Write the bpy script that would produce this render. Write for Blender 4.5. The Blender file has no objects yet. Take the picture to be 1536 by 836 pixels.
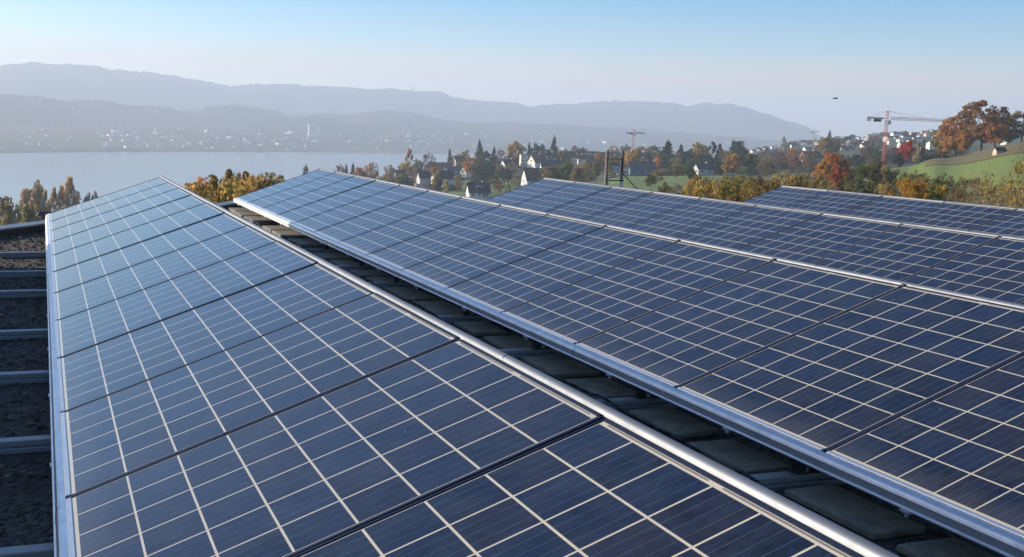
import bpy, math, random
import numpy as np
from mathutils import Vector, Matrix, noise as mnoise
R = math.radians
sc = bpy.context.scene
COL = sc.collection

# ------------------------------------------------------------------ camera
FPX, YAW, PITCH, ROLL = 1632.4, 0.35623, -0.13871, 0.030296
CAM = Vector((-0.0545, -13.3095, 1.1290))
SHX = 98.42                                        # principal point offset (cropped frame)
fw = Vector((math.sin(YAW)*math.cos(PITCH), math.cos(YAW)*math.cos(PITCH), math.sin(PITCH)))
rt = fw.cross(Vector((0, 0, 1))).normalized(); up = rt.cross(fw)
rt2 = rt*math.cos(ROLL)+up*math.sin(ROLL); up2 = up*math.cos(ROLL)-rt*math.sin(ROLL)
cd = bpy.data.cameras.new('camera'); cam = bpy.data.objects.new('camera', cd); COL.objects.link(cam)
cd.sensor_width = 36; cd.lens = FPX*36/1536; cd.shift_x = SHX/1536
cd.clip_start = 0.05; cd.clip_end = 40000
m = Matrix((rt2, up2, -fw)).transposed().to_4x4(); m.translation = CAM
cam.matrix_world = m
sc.camera = cam

# ------------------------------------------------------------------ sky, sun, exposure
SUN_AZ, SUN_EL = R(-51.3), R(14.6)
w = bpy.data.worlds.new('World'); sc.world = w; w.use_nodes = True
wt = w.node_tree; bg = wt.nodes['Background']
sky = wt.nodes.new('ShaderNodeTexSky'); sky.sky_type = 'NISHITA'; sky.sun_disc = False
sky.sun_elevation = SUN_EL; sky.sun_rotation = SUN_AZ
sky.altitude = 450; sky.air_density = 1.0; sky.dust_density = 0.6; sky.ozone_density = 3.0
# a thin veil of high cloud, low over the hills
def wn(t, **k):
    n = wt.nodes.new(t)
    for a, b in k.items(): setattr(n, a, b)
    return n
tc = wn('ShaderNodeTexCoord'); sp = wn('ShaderNodeSeparateXYZ'); wt.links.new(tc.outputs['Generated'], sp.inputs[0])
mp = wn('ShaderNodeMapping'); mp.inputs['Scale'].default_value = (2.2, 2.2, 46); wt.links.new(tc.outputs['Generated'], mp.inputs[0])
nz = wn('ShaderNodeTexNoise'); nz.inputs['Scale'].default_value = 1.6; nz.inputs['Detail'].default_value = 6; nz.inputs['Roughness'].default_value = .6
wt.links.new(mp.outputs[0], nz.inputs['Vector'])
cr = wn('ShaderNodeValToRGB'); e = cr.color_ramp.elements
e[0].position = 0.0; e[0].color = (1, 1, 1, 1); e[1].position = 0.075; e[1].color = (0, 0, 0, 1)
k = cr.color_ramp.elements.new(0.048); k.color = (.85, .85, .85, 1)
wt.links.new(sp.outputs['Z'], cr.inputs[0])
nr = wn('ShaderNodeMapRange'); nr.inputs['From Min'].default_value = .12; nr.inputs['From Max'].default_value = .62
wt.links.new(nz.outputs['Fac'], nr.inputs['Value'])
mu = wn('ShaderNodeMath', operation='MULTIPLY'); wt.links.new(cr.outputs[0], mu.inputs[0]); wt.links.new(nr.outputs[0], mu.inputs[1])
mu2 = wn('ShaderNodeMath', operation='MULTIPLY'); wt.links.new(mu.outputs[0], mu2.inputs[0]); mu2.inputs[1].default_value = .9
mx = wn('ShaderNodeMix', data_type='RGBA'); wt.links.new(mu2.outputs[0], mx.inputs['Factor'])
hsv = wn('ShaderNodeHueSaturation'); sr = wn('ShaderNodeValToRGB'); sr.color_ramp.elements[0].position = .03; sr.color_ramp.elements[0].color = (.55,)*3+(1,); sr.color_ramp.elements[1].position = .28; sr.color_ramp.elements[1].color = (.58,)*3+(1,); sr_m = sr.color_ramp.elements.new(.11); sr_m.color = (.78,)*3+(1,); wt.links.new(sp.outputs['Z'], sr.inputs[0]); sr2 = wn('ShaderNodeMath', operation='MULTIPLY'); wt.links.new(sr.outputs[0], sr2.inputs[0]); sr2.inputs[1].default_value = 2.0; wt.links.new(sr2.outputs[0], hsv.inputs['Saturation']); wt.links.new(sky.outputs[0], hsv.inputs['Color']); tint = wn('ShaderNodeMix', data_type='RGBA', blend_type='MULTIPLY'); tint.inputs['Factor'].default_value = 1; wt.links.new(hsv.outputs[0], tint.inputs['A']); tint.inputs['B'].default_value = (1.0, .955, 1.05, 1); wt.links.new(tint.outputs['Result'], mx.inputs['A']); mx.inputs['B'].default_value = (4.9, 3.85, 3.15, 1)
wt.links.new(mx.outputs['Result'], bg.inputs[0]); bg.inputs[1].default_value = 0.105

sd = bpy.data.lights.new('sun', 'SUN'); sd.energy = 4.7; sd.angle = R(.55); sd.color = (1, .86, .68)
so = bpy.data.objects.new('sun', sd); COL.objects.link(so)
sv = Vector((math.sin(SUN_AZ)*math.cos(SUN_EL), math.cos(SUN_AZ)*math.cos(SUN_EL), math.sin(SUN_EL)))
so.rotation_euler = sv.to_track_quat('Z', 'Y').to_euler()
sc.view_settings.view_transform = 'Standard'; sc.view_settings.look = 'None'
sc.view_settings.gamma = 1; sc.view_settings.use_curve_mapping = False
sc.view_settings.exposure = 0.86
sc.cycles.use_denoising = True
sc.cycles.max_bounces = 6; sc.cycles.diffuse_bounces = 2; sc.cycles.glossy_bounces = 3
sc.cycles.transmission_bounces = 2; sc.cycles.volume_bounces = 2; sc.cycles.transparent_max_bounces = 8
sc.cycles.sample_clamp_indirect = 6

# ------------------------------------------------------------------ materials
MATS = {}
class NT:
    def __init__(s, name):
        s.m = bpy.data.materials.new(name); s.m.use_nodes = True; s.t = s.m.node_tree
        s.b = s.t.nodes['Principled BSDF']; MATS[name] = s.m
    def n(s, t, ins=None, **k):
        x = s.t.nodes.new(t)
        for a, b in k.items(): setattr(x, a, b)
        for a, b in (ins or {}).items(): s.put(x.inputs[a], b)
        return x
    def put(s, sock, v):
        if isinstance(v, bpy.types.NodeSocket): s.t.links.new(v, sock)
        else: sock.default_value = v
    def mth(s, op, a, b=0., c=0.):
        x = s.n('ShaderNodeMath', operation=op); s.put(x.inputs[0], a); s.put(x.inputs[1], b); s.put(x.inputs[2], c); return x.outputs[0]
    def mix(s, f, a, b):
        x = s.n('ShaderNodeMix', data_type='RGBA'); s.put(x.inputs['Factor'], f)
        s.put(x.inputs['A'], a if isinstance(a, bpy.types.NodeSocket) else (*a, 1)); s.put(x.inputs['B'], b if isinstance(b, bpy.types.NodeSocket) else (*b, 1))
        return x.outputs['Result']
    def noise(s, scale, detail=4, rough=.55, vec=None):
        x = s.n('ShaderNodeTexNoise', {'Scale': scale, 'Detail': detail, 'Roughness': rough})
        if vec is not None: s.put(x.inputs['Vector'], vec)
        return x.outputs['Fac']
    def ramp(s, v, lo, hi):
        x = s.n('ShaderNodeMapRange', {'From Min': lo, 'From Max': hi}); s.put(x.inputs['Value'], v); return x.outputs[0]
    def obj(s): return s.n('ShaderNodeTexCoord').outputs['Object']
    def pos(s): return s.n('ShaderNodeNewGeometry').outputs['Position']
    def bump(s, h, strength=.3, dist=.01):
        x = s.n('ShaderNodeBump', {'Strength': strength, 'Distance': dist}); s.put(x.inputs['Height'], h); s.put(s.b.inputs['Normal'], x.outputs[0])

def simple(name, c1, c2=None, scale=5, rough=.6, metal=0, bump=0, world=True, rlo=.35, rhi=.65):
    t = NT(name); c2 = c2 or tuple(x*.75 for x in c1)
    v = t.pos() if world else t.obj()
    f = t.noise(scale, 5, .6, v)
    t.put(t.b.inputs['Base Color'], t.mix(t.ramp(f, rlo, rhi), c1, c2))
    t.b.inputs['Roughness'].default_value = rough; t.b.inputs['Metallic'].default_value = metal
    if bump: t.bump(f, bump, .02)
    return t.m

def glass_cells():
    t = NT('solar_cells'); o = t.obj(); s = t.n('ShaderNodeSeparateXYZ', {0: o})
    y = t.mth('MULTIPLY', s.outputs[1], -1.)
    u = t.mth('DIVIDE', t.mth('SUBTRACT', y, .0155), .1615)
    v = t.mth('DIVIDE', t.mth('SUBTRACT', s.outputs[0], .0145), .1585)
    fu, fv = t.mth('FRACT', u), t.mth('FRACT', v)
    au = t.mth('ABSOLUTE', t.mth('SUBTRACT', fu, .5)); av = t.mth('ABSOLUTE', t.mth('SUBTRACT', fv, .5))
    line = t.mth('MAXIMUM', t.mth('GREATER_THAN', au, .5-.0185), t.mth('GREATER_THAN', av, .5-.0205))
    out_v = t.mth('MAXIMUM', t.mth('LESS_THAN', v, 0.), t.mth('GREATER_THAN', v, 8.))
    line = t.mth('MAXIMUM', line, out_v)
    side = t.mth('MAXIMUM', t.mth('LESS_THAN', u, 0.005), t.mth('GREATER_THAN', u, 5.995))
    # three ribbons per cell along the slope, very fine
    b4 = t.mth('ABSOLUTE', t.mth('SUBTRACT', t.mth('FRACT', t.mth('ADD', t.mth('MULTIPLY', fu, 4.), .5)), .5))
    rib = t.mth('MULTIPLY', t.mth('LESS_THAN', b4, .018), .5)
    oi = t.n('ShaderNodeObjectInfo').outputs['Random']
    cx = t.n('ShaderNodeCombineXYZ', {0: t.mth('FLOOR', u), 1: t.mth('FLOOR', v), 2: t.mth('MULTIPLY', oi, 91.7)})
    wn_ = t.n('ShaderNodeTexWhiteNoise', {0: cx.outputs[0]})
    f = wn_.outputs['Value']; sc_ = t.n('ShaderNodeSeparateColor', {0: wn_.outputs['Color']})
    vor = t.n('ShaderNodeTexVoronoi', {'Scale': 75., 'Vector': t.n('ShaderNodeMapping', {'Vector': o, 'Scale': (.45, 1, 1)}).outputs[0]})
    g = t.n('ShaderNodeSeparateColor', {0: vor.outputs['Color']}).outputs[0]
    base = t.mix(f, (.0014, .0028, .0085), (.0055, .0115, .035))
    base = t.mix(t.mth('MULTIPLY', t.mth('GREATER_THAN', sc_.outputs[1], .68), .75), base, (.0085, .0065, .013))
    base = t.mix(t.mth('MULTIPLY', g, .38), base, (.015, .030, .075))
    base = t.mix(rib, base, (.13, .14, .16))
    cream = t.mix(t.noise(9, 3, .5, o), (.50, .45, .35), (.62, .56, .44))
    base = t.mix(line, base, cream)
    # the printed slot in the upper margin
    xx = s.outputs[0]
    slot = t.mth('MULTIPLY', t.mth('MULTIPLY', t.mth('GREATER_THAN', xx, 1.2865), t.mth('LESS_THAN', xx, 1.2915)),
                 t.mth('MULTIPLY', t.mth('GREATER_THAN', y, .045), t.mth('LESS_THAN', y, .955)))
    mid = t.mth('GREATER_THAN', t.mth('ABSOLUTE', t.mth('SUBTRACT', y, .5)), .025)
    slot = t.mth('MULTIPLY', slot, mid)
    base = t.mix(slot, base, (.16, .15, .16))
    base = t.mix(side, base, (.012, .016, .035))
    # bird spots and grit
    sv_ = t.n('ShaderNodeTexVoronoi', {'Scale': 13., 'Vector': t.n('ShaderNodeVectorMath', {0: o, 1: t.n('ShaderNodeCombineXYZ', {0: t.mth('MULTIPLY', oi, 31.), 1: 0., 2: t.mth('MULTIPLY', oi, 17.)}).outputs[0]}, operation='ADD').outputs[0]})
    cr_ = t.n('ShaderNodeSeparateColor', {0: sv_.outputs['Color']})
    spot = t.mth('MULTIPLY', t.mth('LESS_THAN', sv_.outputs['Distance'], t.mth('MULTIPLY', cr_.outputs[1], .05)), t.mth('GREATER_THAN', cr_.outputs[0], .86))
    base = t.mix(t.mth('MULTIPLY', spot, .6), base, (.45, .5, .5))
    # thin film of dust, heavier just above the lower lip
    dn = t.noise(5, 6, .65, o)
    low = t.mth('MULTIPLY', t.ramp(xx, .13, .0), .10)
    dust = t.mth('ADD', t.mth('MULTIPLY', t.ramp(dn, .35, .8), .07), low)
    # each module a little darker or lighter, rain streaks running down the slope
    base = t.mix(t.mth('MULTIPLY', t.ramp(oi, 0., 1.), .10), base, (.05, .07, .12))
    stk = t.noise(7, 4, .6, t.n('ShaderNodeMapping', {'Vector': o, 'Scale': (.18, 3.2, 1)}).outputs[0])
    dust = t.mth('ADD', dust, t.mth('MULTIPLY', t.ramp(stk, .56, .78), .05))
    base = t.mix(dust, base, (.30, .30, .28))
    t.put(t.b.inputs['Base Color'], base)
    t.put(t.b.inputs['Roughness'], t.mth('ADD', t.mth('MULTIPLY', dn, .09), .10))
    t.b.inputs['IOR'].default_value = 1.39
    t.bump(t.noise(2.2, 2, .4, o), .05, .02)
    return t.m

M = {}
M['cells'] = glass_cells()
M['seal'] = simple('dark_rubber_seal', (.016, .026, .055), rough=.5, scale=30)
M['seal'].node_tree.nodes['Principled BSDF'].inputs['Specular IOR Level'].default_value = .22
def alu(name, c, rough, dirt, metal=1.0):
    t = NT(name); p = t.obj()
    f = t.noise(14, 6, .65, p); st = t.noise(60, 3, .5, t.n('ShaderNodeMapping', {'Vector': p, 'Scale': (1, .03, 1)}).outputs[0])
    c1 = t.mix(t.ramp(f, .35, .75), c, tuple(x*.78 for x in c)); c1 = t.mix(t.mth('MULTIPLY', t.ramp(st, .55, .8), dirt), c1, (.22, .20, .17))
    t.put(t.b.inputs['Base Color'], c1); t.b.inputs['Metallic'].default_value = metal
    t.put(t.b.inputs['Roughness'], t.mth('ADD', t.mth('MULTIPLY', f, .15), rough)); t.bump(st, .12, .002)
    return t.m
M['alu'] = alu('anodised_aluminium', (.74, .75, .76), .30, .25, .7)
M['alu_tube'] = alu('brushed_aluminium_tube', (.185, .205, .235), .46, .3, .5)
M['alu_dull'] = alu('dull_aluminium', (.62, .63, .64), .38, .5)
M['galv'] = alu('galvanised_beam', (.27, .275, .28), .42, .4, .4)
M['steel_dark'] = simple('dark_steel', (.05, .05, .055), rough=.45, metal=.6, scale=20)
M['paver'] = simple('concrete_paver', (.25, .22, .155), (.13, .12, .095), scale=9, rough=.92, bump=.5)
M['coping'] = simple('lead_coping', (.22, .23, .25), (.15, .16, .18), scale=6, rough=.45, metal=.3)
M['render'] = simple('wall_render', (.62, .58, .50), (.52, .48, .42), scale=2, rough=.9)

def gravel_mat():
    t = NT('roof_gravel'); p = t.pos()
    v = t.n('ShaderNodeTexVoronoi', {'Scale': 42., 'Vector': p}); v2 = t.n('ShaderNodeTexVoronoi', {'Scale': 95., 'Vector': p})
    c = t.n('ShaderNodeSeparateColor', {0: v.outputs['Color']})
    b = t.mix(c.outputs[0], (.012, .010, .008), (.13, .105, .07)); b = t.mix(t.mth('MULTIPLY', c.outputs[1], .4), b, (.12, .12, .125))
    b = t.mix(t.ramp(t.noise(1.3, 5, .6, p), .45, .7), b, (.035, .033, .026))
    t.put(t.b.inputs['Base Color'], b); t.b.inputs['Roughness'].default_value = .9
    h = t.mth('ADD', t.mth('MULTIPLY', v.outputs['Distance'], -1.), t.mth('MULTIPLY', v2.outputs['Distance'], -.3)); t.bump(h, 1., .03)
    return t.m
M['gravel'] = gravel_mat()

def foliage_mat():
    t = NT('foliage'); t.t.nodes.remove(t.b)
    oc = t.n('ShaderNodeObjectInfo'); p = t.pos()
    att = t.n('ShaderNodeAttribute', attribute_name='leafvar')
    f = att.outputs['Fac']
    hs = t.n('ShaderNodeHueSaturation', {'Hue': .5, 'Saturation': 1., 'Value': 1., 'Fac': 1., 'Color': oc.outputs['Color']})
    t.put(hs.inputs['Hue'], t.mth('ADD', t.mth('MULTIPLY', f, .035), .477)); t.put(hs.inputs['Value'], t.mth('ADD', t.mth('MULTIPLY', f, .9), .55))
    big = t.noise(.35, 3, .5, p); c = t.mix(t.mth('MULTIPLY', t.ramp(big, .45, .65), .35), hs.outputs[0], (.06, .055, .022))
    d = t.n('ShaderNodeBsdfDiffuse', {'Color': c, 'Roughness': .8}); tr = t.n('ShaderNodeBsdfTranslucent', {'Color': c})
    mx_ = t.n('ShaderNodeMixShader', {0: .44, 1: d.outputs[0], 2: tr.outputs[0]})
    t.t.links.new(mx_.outputs[0], t.t.nodes['Material Output'].inputs[0])
    return t.m
M['leaf'] = foliage_mat()
M['bark'] = simple('bark', (.11, .085, .06), (.06, .045, .035), scale=3, rough=.95)
M['bark_pale'] = simple('pale_twig', (.22, .17, .12), (.13, .10, .07), scale=3, rough=.95)

def terrain_mat():
    t = NT('ground_cover'); p = t.pos()
    f = t.noise(.02, 6, .6, p); g = t.noise(.5, 5, .6, p)
    b = t.mix(t.ramp(f, .40, .60), (.055, .085, .022), (.085, .070, .035))
    b = t.mix(t.mth('MULTIPLY', t.ramp(g, .3, .7), .5), b, (.035, .045, .018))
    t.put(t.b.inputs['Base Color'], b); t.b.inputs['Roughness'].default_value = .95; t.bump(g, .6, .3)
    return t.m
M['terrain'] = terrain_mat()
def meadow_mat(name, a, b, c, rows=False):
    t = NT(name); p = t.pos()
    f = t.noise(.06, 5, .6, p); g = t.noise(1.5, 4, .6, p)
    x = t.mix(t.ramp(f, .38, .62), a, b); x = t.mix(t.mth('MULTIPLY', t.ramp(g, .4, .7), .4), x, c)
    if rows:
        s = t.n('ShaderNodeSeparateXYZ', {0: p}); q = t.mth('ADD', t.mth('MULTIPLY', s.outputs[0], .5), t.mth('MULTIPLY', s.outputs[1], -.28))
        x = t.mix(t.mth('MULTIPLY', t.mth('GREATER_THAN', t.mth('FRACT', q), .5), .45), x, c)
    t.put(t.b.inputs['Base Color'], x); t.b.inputs['Roughness'].default_value = .95; t.bump(g, .5, .15)
    return t.m
M['meadow'] = meadow_mat('meadow_grass', (.11, .185, .022), (.145, .185, .03), (.12, .125, .03))
M['vine'] = meadow_mat('vine_rows', (.125, .125, .035), (.15, .11, .035), (.075, .06, .03), True)
M['asphalt'] = simple('asphalt', (.10, .10, .10), (.07, .07, .07), scale=.3, rough=.9)
def hill_mat():
    t = NT('far_hillside'); p = t.pos()
    f = t.noise(.0016, 6, .6, p); g = t.noise(.02, 5, .65, p)
    b = t.mix(t.ramp(f, .46, .56), (.035, .045, .022), (.095, .075, .035))
    b = t.mix(t.mth('MULTIPLY', t.ramp(g, .4, .65), .7), b, (.02, .03, .016))
    s = t.n('ShaderNodeSeparateXYZ', {0: p}); low = t.ramp(s.outputs[2], 40., -60.)
    fl = t.ramp(t.noise(.006, 3, .5, p), .52, .58)
    b = t.mix(t.mth('MULTIPLY', low, t.mth('MULTIPLY', fl, .6)), b, (.11, .14, .05))
    t.put(t.b.inputs['Base Color'], b); t.b.inputs['Roughness'].default_value = 1.; t.b.inputs['Specular IOR Level'].default_value = .1
    return t.m
M['hill'] = hill_mat()
def water_mat():
    t = NT('lake_water'); p = t.pos()
    t.b.inputs['Base Color'].default_value = (.24, .24, .225, 1); t.b.inputs['IOR'].default_value = 1.33
    t.put(t.b.inputs['Roughness'], t.mth('ADD', t.mth('MULTIPLY', t.noise(.0012, 3, .6, t.n('ShaderNodeMapping', {'Vector': p, 'Scale': (1, 3, 1)}).outputs[0]), .12), .11))
    t.bump(t.noise(.12, 4, .6, p), .07, 1.)
    return t.m
M['water'] = water_mat()
WALLC = {'white': (.80, .78, .73), 'cream': (.72, .66, .52), 'grey': (.50, .50, .49), 'pink': (.62, .42, .34), 'wood': (.20, .12, .07), 'blue': (.10, .18, .28)}
for k_, v_ in WALLC.items(): M['w_'+k_] = simple('plaster_'+k_, v_, tuple(x*.9 for x in v_), scale=.6, rough=.9)
ROOFC = {'dark': (.055, .04, .035), 'brown': (.13, .065, .045), 'red': (.26, .09, .055), 'slate': (.06, .065, .075)}
for k_, v_ in ROOFC.items(): M['r_'+k_] = simple('roof_tiles_'+k_, v_, tuple(x*.7 for x in v_), scale=1.5, rough=.8)
M['pane'] = simple('window_glass', (.02, .025, .03), rough=.12, scale=1)
M['crane'] = simple('crane_red', (.55, .09, .05), (.45, .08, .05), scale=1, rough=.5)
M['crane_pale'] = simple('crane_pale', (.52, .38, .30), scale=1, rough=.5)
M['block'] = simple('concrete_block', (.62, .60, .57), scale=1, rough=.9)
M['pole'] = simple('weathered_pole', (.26, .235, .20), (.15, .135, .115), scale=4, rough=.85)
M['metal_grey'] = simple('painted_metal_grey', (.60, .61, .62), scale=4, rough=.45)
M['carpaints'] = None
for k_, v_ in {'white': (.75, .75, .74), 'blue': (.04, .12, .32), 'silver': (.42, .43, .45), 'red': (.40, .03, .02), 'black': (.03, .03, .035)}.items():
    M['c_'+k_] = simple('car_paint_'+k_, v_, rough=.25, scale=1)
M['tyre'] = simple('tyre', (.02, .02, .02), rough=.9)
M['feather'] = simple('dark_feathers', (.03, .028, .026), rough=.8)
M['brownmetal'] = simple('brown_sheet_metal', (.16, .09, .06), rough=.5, metal=.3)

# ------------------------------------------------------------------ mesh helpers
class MB:
    def __init__(s): s.v = []; s.f = []; s.mi = []; s.cur = 0
    def add(s, vs, fs):
        o = len(s.v); s.v += [tuple(a) for a in vs]; s.f += [tuple(o+i for i in f) for f in fs]; s.mi += [s.cur]*len(fs); return s
    def box(s, x0, x1, y0, y1, z0, z1):
        return s.add([(x0, y0, z0), (x1, y0, z0), (x1, y1, z0), (x0, y1, z0), (x0, y0, z1), (x1, y0, z1), (x1, y1, z1), (x0, y1, z1)],
                     [(3, 2, 1, 0), (4, 5, 6, 7), (0, 1, 5, 4), (1, 2, 6, 5), (2, 3, 7, 6), (3, 0, 4, 7)])
    def tube(s, a, b, ra, rb=None, n=8):
        a, b = Vector(a), Vector(b); rb = ra if rb is None else rb
        d = (b-a).normalized(); u = d.orthogonal().normalized(); v = d.cross(u)
        P = [a+(u*math.cos(t)+v*math.sin(t))*ra for t in [2*math.pi*i/n for i in range(n)]]
        Q = [b+(u*math.cos(t)+v*math.sin(t))*rb for t in [2*math.pi*i/n for i in range(n)]]
        return s.add(P+Q, [(i, (i+1) % n, n+(i+1) % n, n+i) for i in range(n)]+[tuple(reversed(range(n))), tuple(range(n, 2*n))])
    def prism(s, prof, y0, y1):      # closed profile in xz, extruded along y
        n = len(prof)
        return s.add([(x, y0, z) for x, z in prof]+[(x, y1, z) for x, z in prof],
                     [(i, (i+1) % n, n+(i+1) % n, n+i) for i in range(n)]+[tuple(reversed(range(n))), tuple(range(n, 2*n))])
    def mesh(s, name, mats, smooth=False):
        me = bpy.data.meshes.new(name); me.from_pydata(s.v, [], s.f)
        for x in (mats if isinstance(mats, (list, tuple)) else [mats]): me.materials.append(x)
        if max(s.mi, default=0): me.polygons.foreach_set('material_index', s.mi)
        me.update()
        if smooth: me.shade_smooth()
        return me
    def build(s, name, mats, parent=None, smooth=False):
        return link(name, s.mesh(name, mats, smooth), parent)
def link(name, me, parent=None, loc=(0, 0, 0)):
    o = bpy.data.objects.new(name, me); COL.objects.link(o); o.parent = parent; o.location = loc; return o
def tag(o, label, cat, group=None):
    o['label'] = label; o['category'] = cat
    if group: o['group'] = group
    return o
def empty(name, label, cat, loc=(0, 0, 0), rz=0, group=None):
    o = bpy.data.objects.new(name, None); COL.objects.link(o); o.location = loc; o.rotation_euler = (0, 0, rz); o.empty_display_size = .2
    return tag(o, label, cat, group)
def struct(o, kind='structure'): o['kind'] = kind; return o
KIDS = {}
def kids(o):
    return [c for c in bpy.data.objects if c.parent == o]
def bevel(o, w_=.003, seg=2):
    b = o.modifiers.new('bevel', 'BEVEL'); b.width = w_; b.segments = seg; b.limit_method = 'ANGLE'; return o

# ------------------------------------------------------------------ directions and terrain
def azi(px): return YAW+math.atan((px-(768-SHX))/FPX)
def hor(px): return 169.9+.0302*px                       # picture row of the horizon at a column
def zat(px, py, d): return CAM.z-d*(py-hor(px))/FPX/math.sqrt(1+((px-669.6)/FPX)**2)*1.0
def xy(px, d): a = azi(px); return CAM.x+d*math.sin(a), CAM.y+d*math.cos(a)
RINGS = [0, 16, 60, 120, 200, 300, 400, 550, 700, 900, 1150, 1500, 2000, 2600, 5000, 10400]
TAB = {-900: [-10, -10, -14, -22, -32, -42, -50, -62, -75, -90, -103, -106, -106, -110, -112, -112],
       0:    [-10, -10, -14, -22, -32, -42, -50, -61, -75, -90, -103, -106, -106, -110, -112, -112],
       300:  [-10, -10, -13, -20, -28, -36, -43, -52, -62, -74, -92, -106, -106, -110, -112, -112],
       500:  [-10, -10, -12, -17, -24, -30, -35, -42, -46, -50, -72, -104, -106, -110, -112, -112],
       650:  [-10, -10, -12, -16, -22, -27, -32, -38, -41, -42, -56, -95, -106, -110, -112, -112],
       800:  [-10, -10, -11, -14, -18, -22, -27, -33, -35, -33, -32, -60, -106, -110, -112, -112],
       950:  [-10, -10, -11, -13, -15, -17, -19, -22, -25, -26, -28, -45, -106, -110, -112, -112],
       1100: [-10, -10, -11, -12, -14, -15, -17, -20, -22, -23, -26, -26, -32, -80, -112, -112],
       1250: [-10, -10, -10, -11, -13, -15, -17, -19, -20, -19, -15, -6, -2, -40, -112, -112],
       1345: [-10, -10, -9.5, -9.5, -10, -11, -8, -12, -16, -14, -8, 4, 8, -20, -112, -112],
       1400: [-10, -10, -9, -9, -9, -8.3, -4.8, -9, -14, -12, -4, 10, 12, -20, -112, -112],
       1536: [-10, -10, -8, -6.5, -5, -2, 1.5, 2, -4, -6, 2, 16, 20, 0, -60, -60],
       2400: [-10, -10, -7, -4, 0, 6, 12, 20, 26, 34, 44, 60, 80, 100, 120, 120]}
TK = sorted(TAB); TA = [azi(k_) for k_ in TK]; TV = np.array([TAB[k_] for k_ in TK], float)
def smooth_interp(x, xs, ys):
    return np.interp(x, xs, ys)
def ground(x, y):
    dx, dy = x-CAM.x, y-CAM.y; d = math.hypot(dx, dy); a = math.atan2(dx, dy)
    if a > TA[-1] or a < TA[0]:                       # behind the viewer: blend right edge back to left edge
        span = 2*math.pi-(TA[-1]-TA[0]); t = ((a-TA[-1]) % (2*math.pi))/span; t = t*t*(3-2*t)
        col = TV[-1]*(1-t)+TV[0]*t
    else:
        i = max(0, min(len(TA)-2, int(np.searchsorted(TA, a))-1)); t = (a-TA[i])/(TA[i+1]-TA[i]); t = t*t*(3-2*t)
        col = TV[i]*(1-t)+TV[i+1]*t
    z = float(np.interp(d, RINGS, col))
    if d > 40: z += (mnoise.noise(Vector((x*.012, y*.012, 0)))*1.2+mnoise.noise(Vector((x*.05, y*.05, 3)))*.35)*min(1, (d-40)/60)
    return z
vs, fs = [], []
NA = 420
rr = [0]+list(np.geomspace(6, 10400, 90))
fine = np.linspace(azi(-250), azi(1800), 330); rest = np.linspace(azi(1800), azi(-250)+2*math.pi, 92)[1:-1]
angs = list(fine)+list(rest); NA = len(angs)
for r_ in rr[1:]:
    for a in angs:
        x, y = CAM.x+r_*math.sin(a), CAM.y+r_*math.cos(a); vs.append((x, y, ground(x, y)))
vs.append((CAM.x, CAM.y, -10)); c0 = len(vs)-1
for i in range(len(rr)-2):
    for j in range(NA): fs.append((i*NA+j, (i+1)*NA+j, (i+1)*NA+(j+1) % NA, i*NA+(j+1) % NA))
for j in range(NA): fs.append((c0, j, (j+1) % NA))
g_ = MB(); g_.add(vs, fs); struct(g_.build('ground', M['terrain'], smooth=True))

mb = MB(); n_ = 96
mb.add([(CAM.x+10450*math.cos(2*math.pi*i/n_), CAM.y+10450*math.sin(2*math.pi*i/n_), -100) for i in range(n_)], [tuple(range(n_))])
struct(mb.build('lake', M['water']))

def drape(name, pts, mat, lift=.3, step=60):
    """a patch of the ground given by its corners (column, distance), laid on the terrain"""
    P = [Vector((*xy(px, d), 0)) for px, d in pts]
    vs, fs = [], []
    n = step
    for i in range(n+1):
        for j in range(n//4+1):
            u, v = i/n, j/(n//4)
            q = (P[0]*(1-u)+P[1]*u)*(1-v)+(P[3]*(1-u)+P[2]*u)*v
            wob = mnoise.noise(q*.03)*4*(.2+.8*v)
            q = q+Vector((wob*.5, wob, 0))
            vs.append((q.x, q.y, ground(q.x, q.y)+lift))
    k = n//4+1
    for i in range(n):
        for j in range(n//4): fs.append((i*k+j, (i+1)*k+j, (i+1)*k+j+1, i*k+j+1))
    b = MB(); b.add(vs, fs); return struct(b.build(name, mat, smooth=True))
drape('meadow', [(1345, 235), (1700, 160), (1760, 430), (1330, 390)], M['meadow'], .35, 80)
drape('vineyard', [(1376, 368), (1700, 270), (1700, 398), (1376, 394)], M['vine'], .5, 80)
drape('meadow', [(925, 240), (1190, 250), (1180, 600), (905, 640)], M['meadow'], .35)
drape('meadow', [(655, 640), (800, 600), (825, 800), (662, 860)], M['meadow'], .35)
drape('meadow', [(835, 440), (900, 380), (905, 520), (850, 600)], M['meadow'], .35)
drape('parking_lot', [(905, 660), (1000, 655), (1005, 760), (900, 760)], M['asphalt'], .5)

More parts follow.
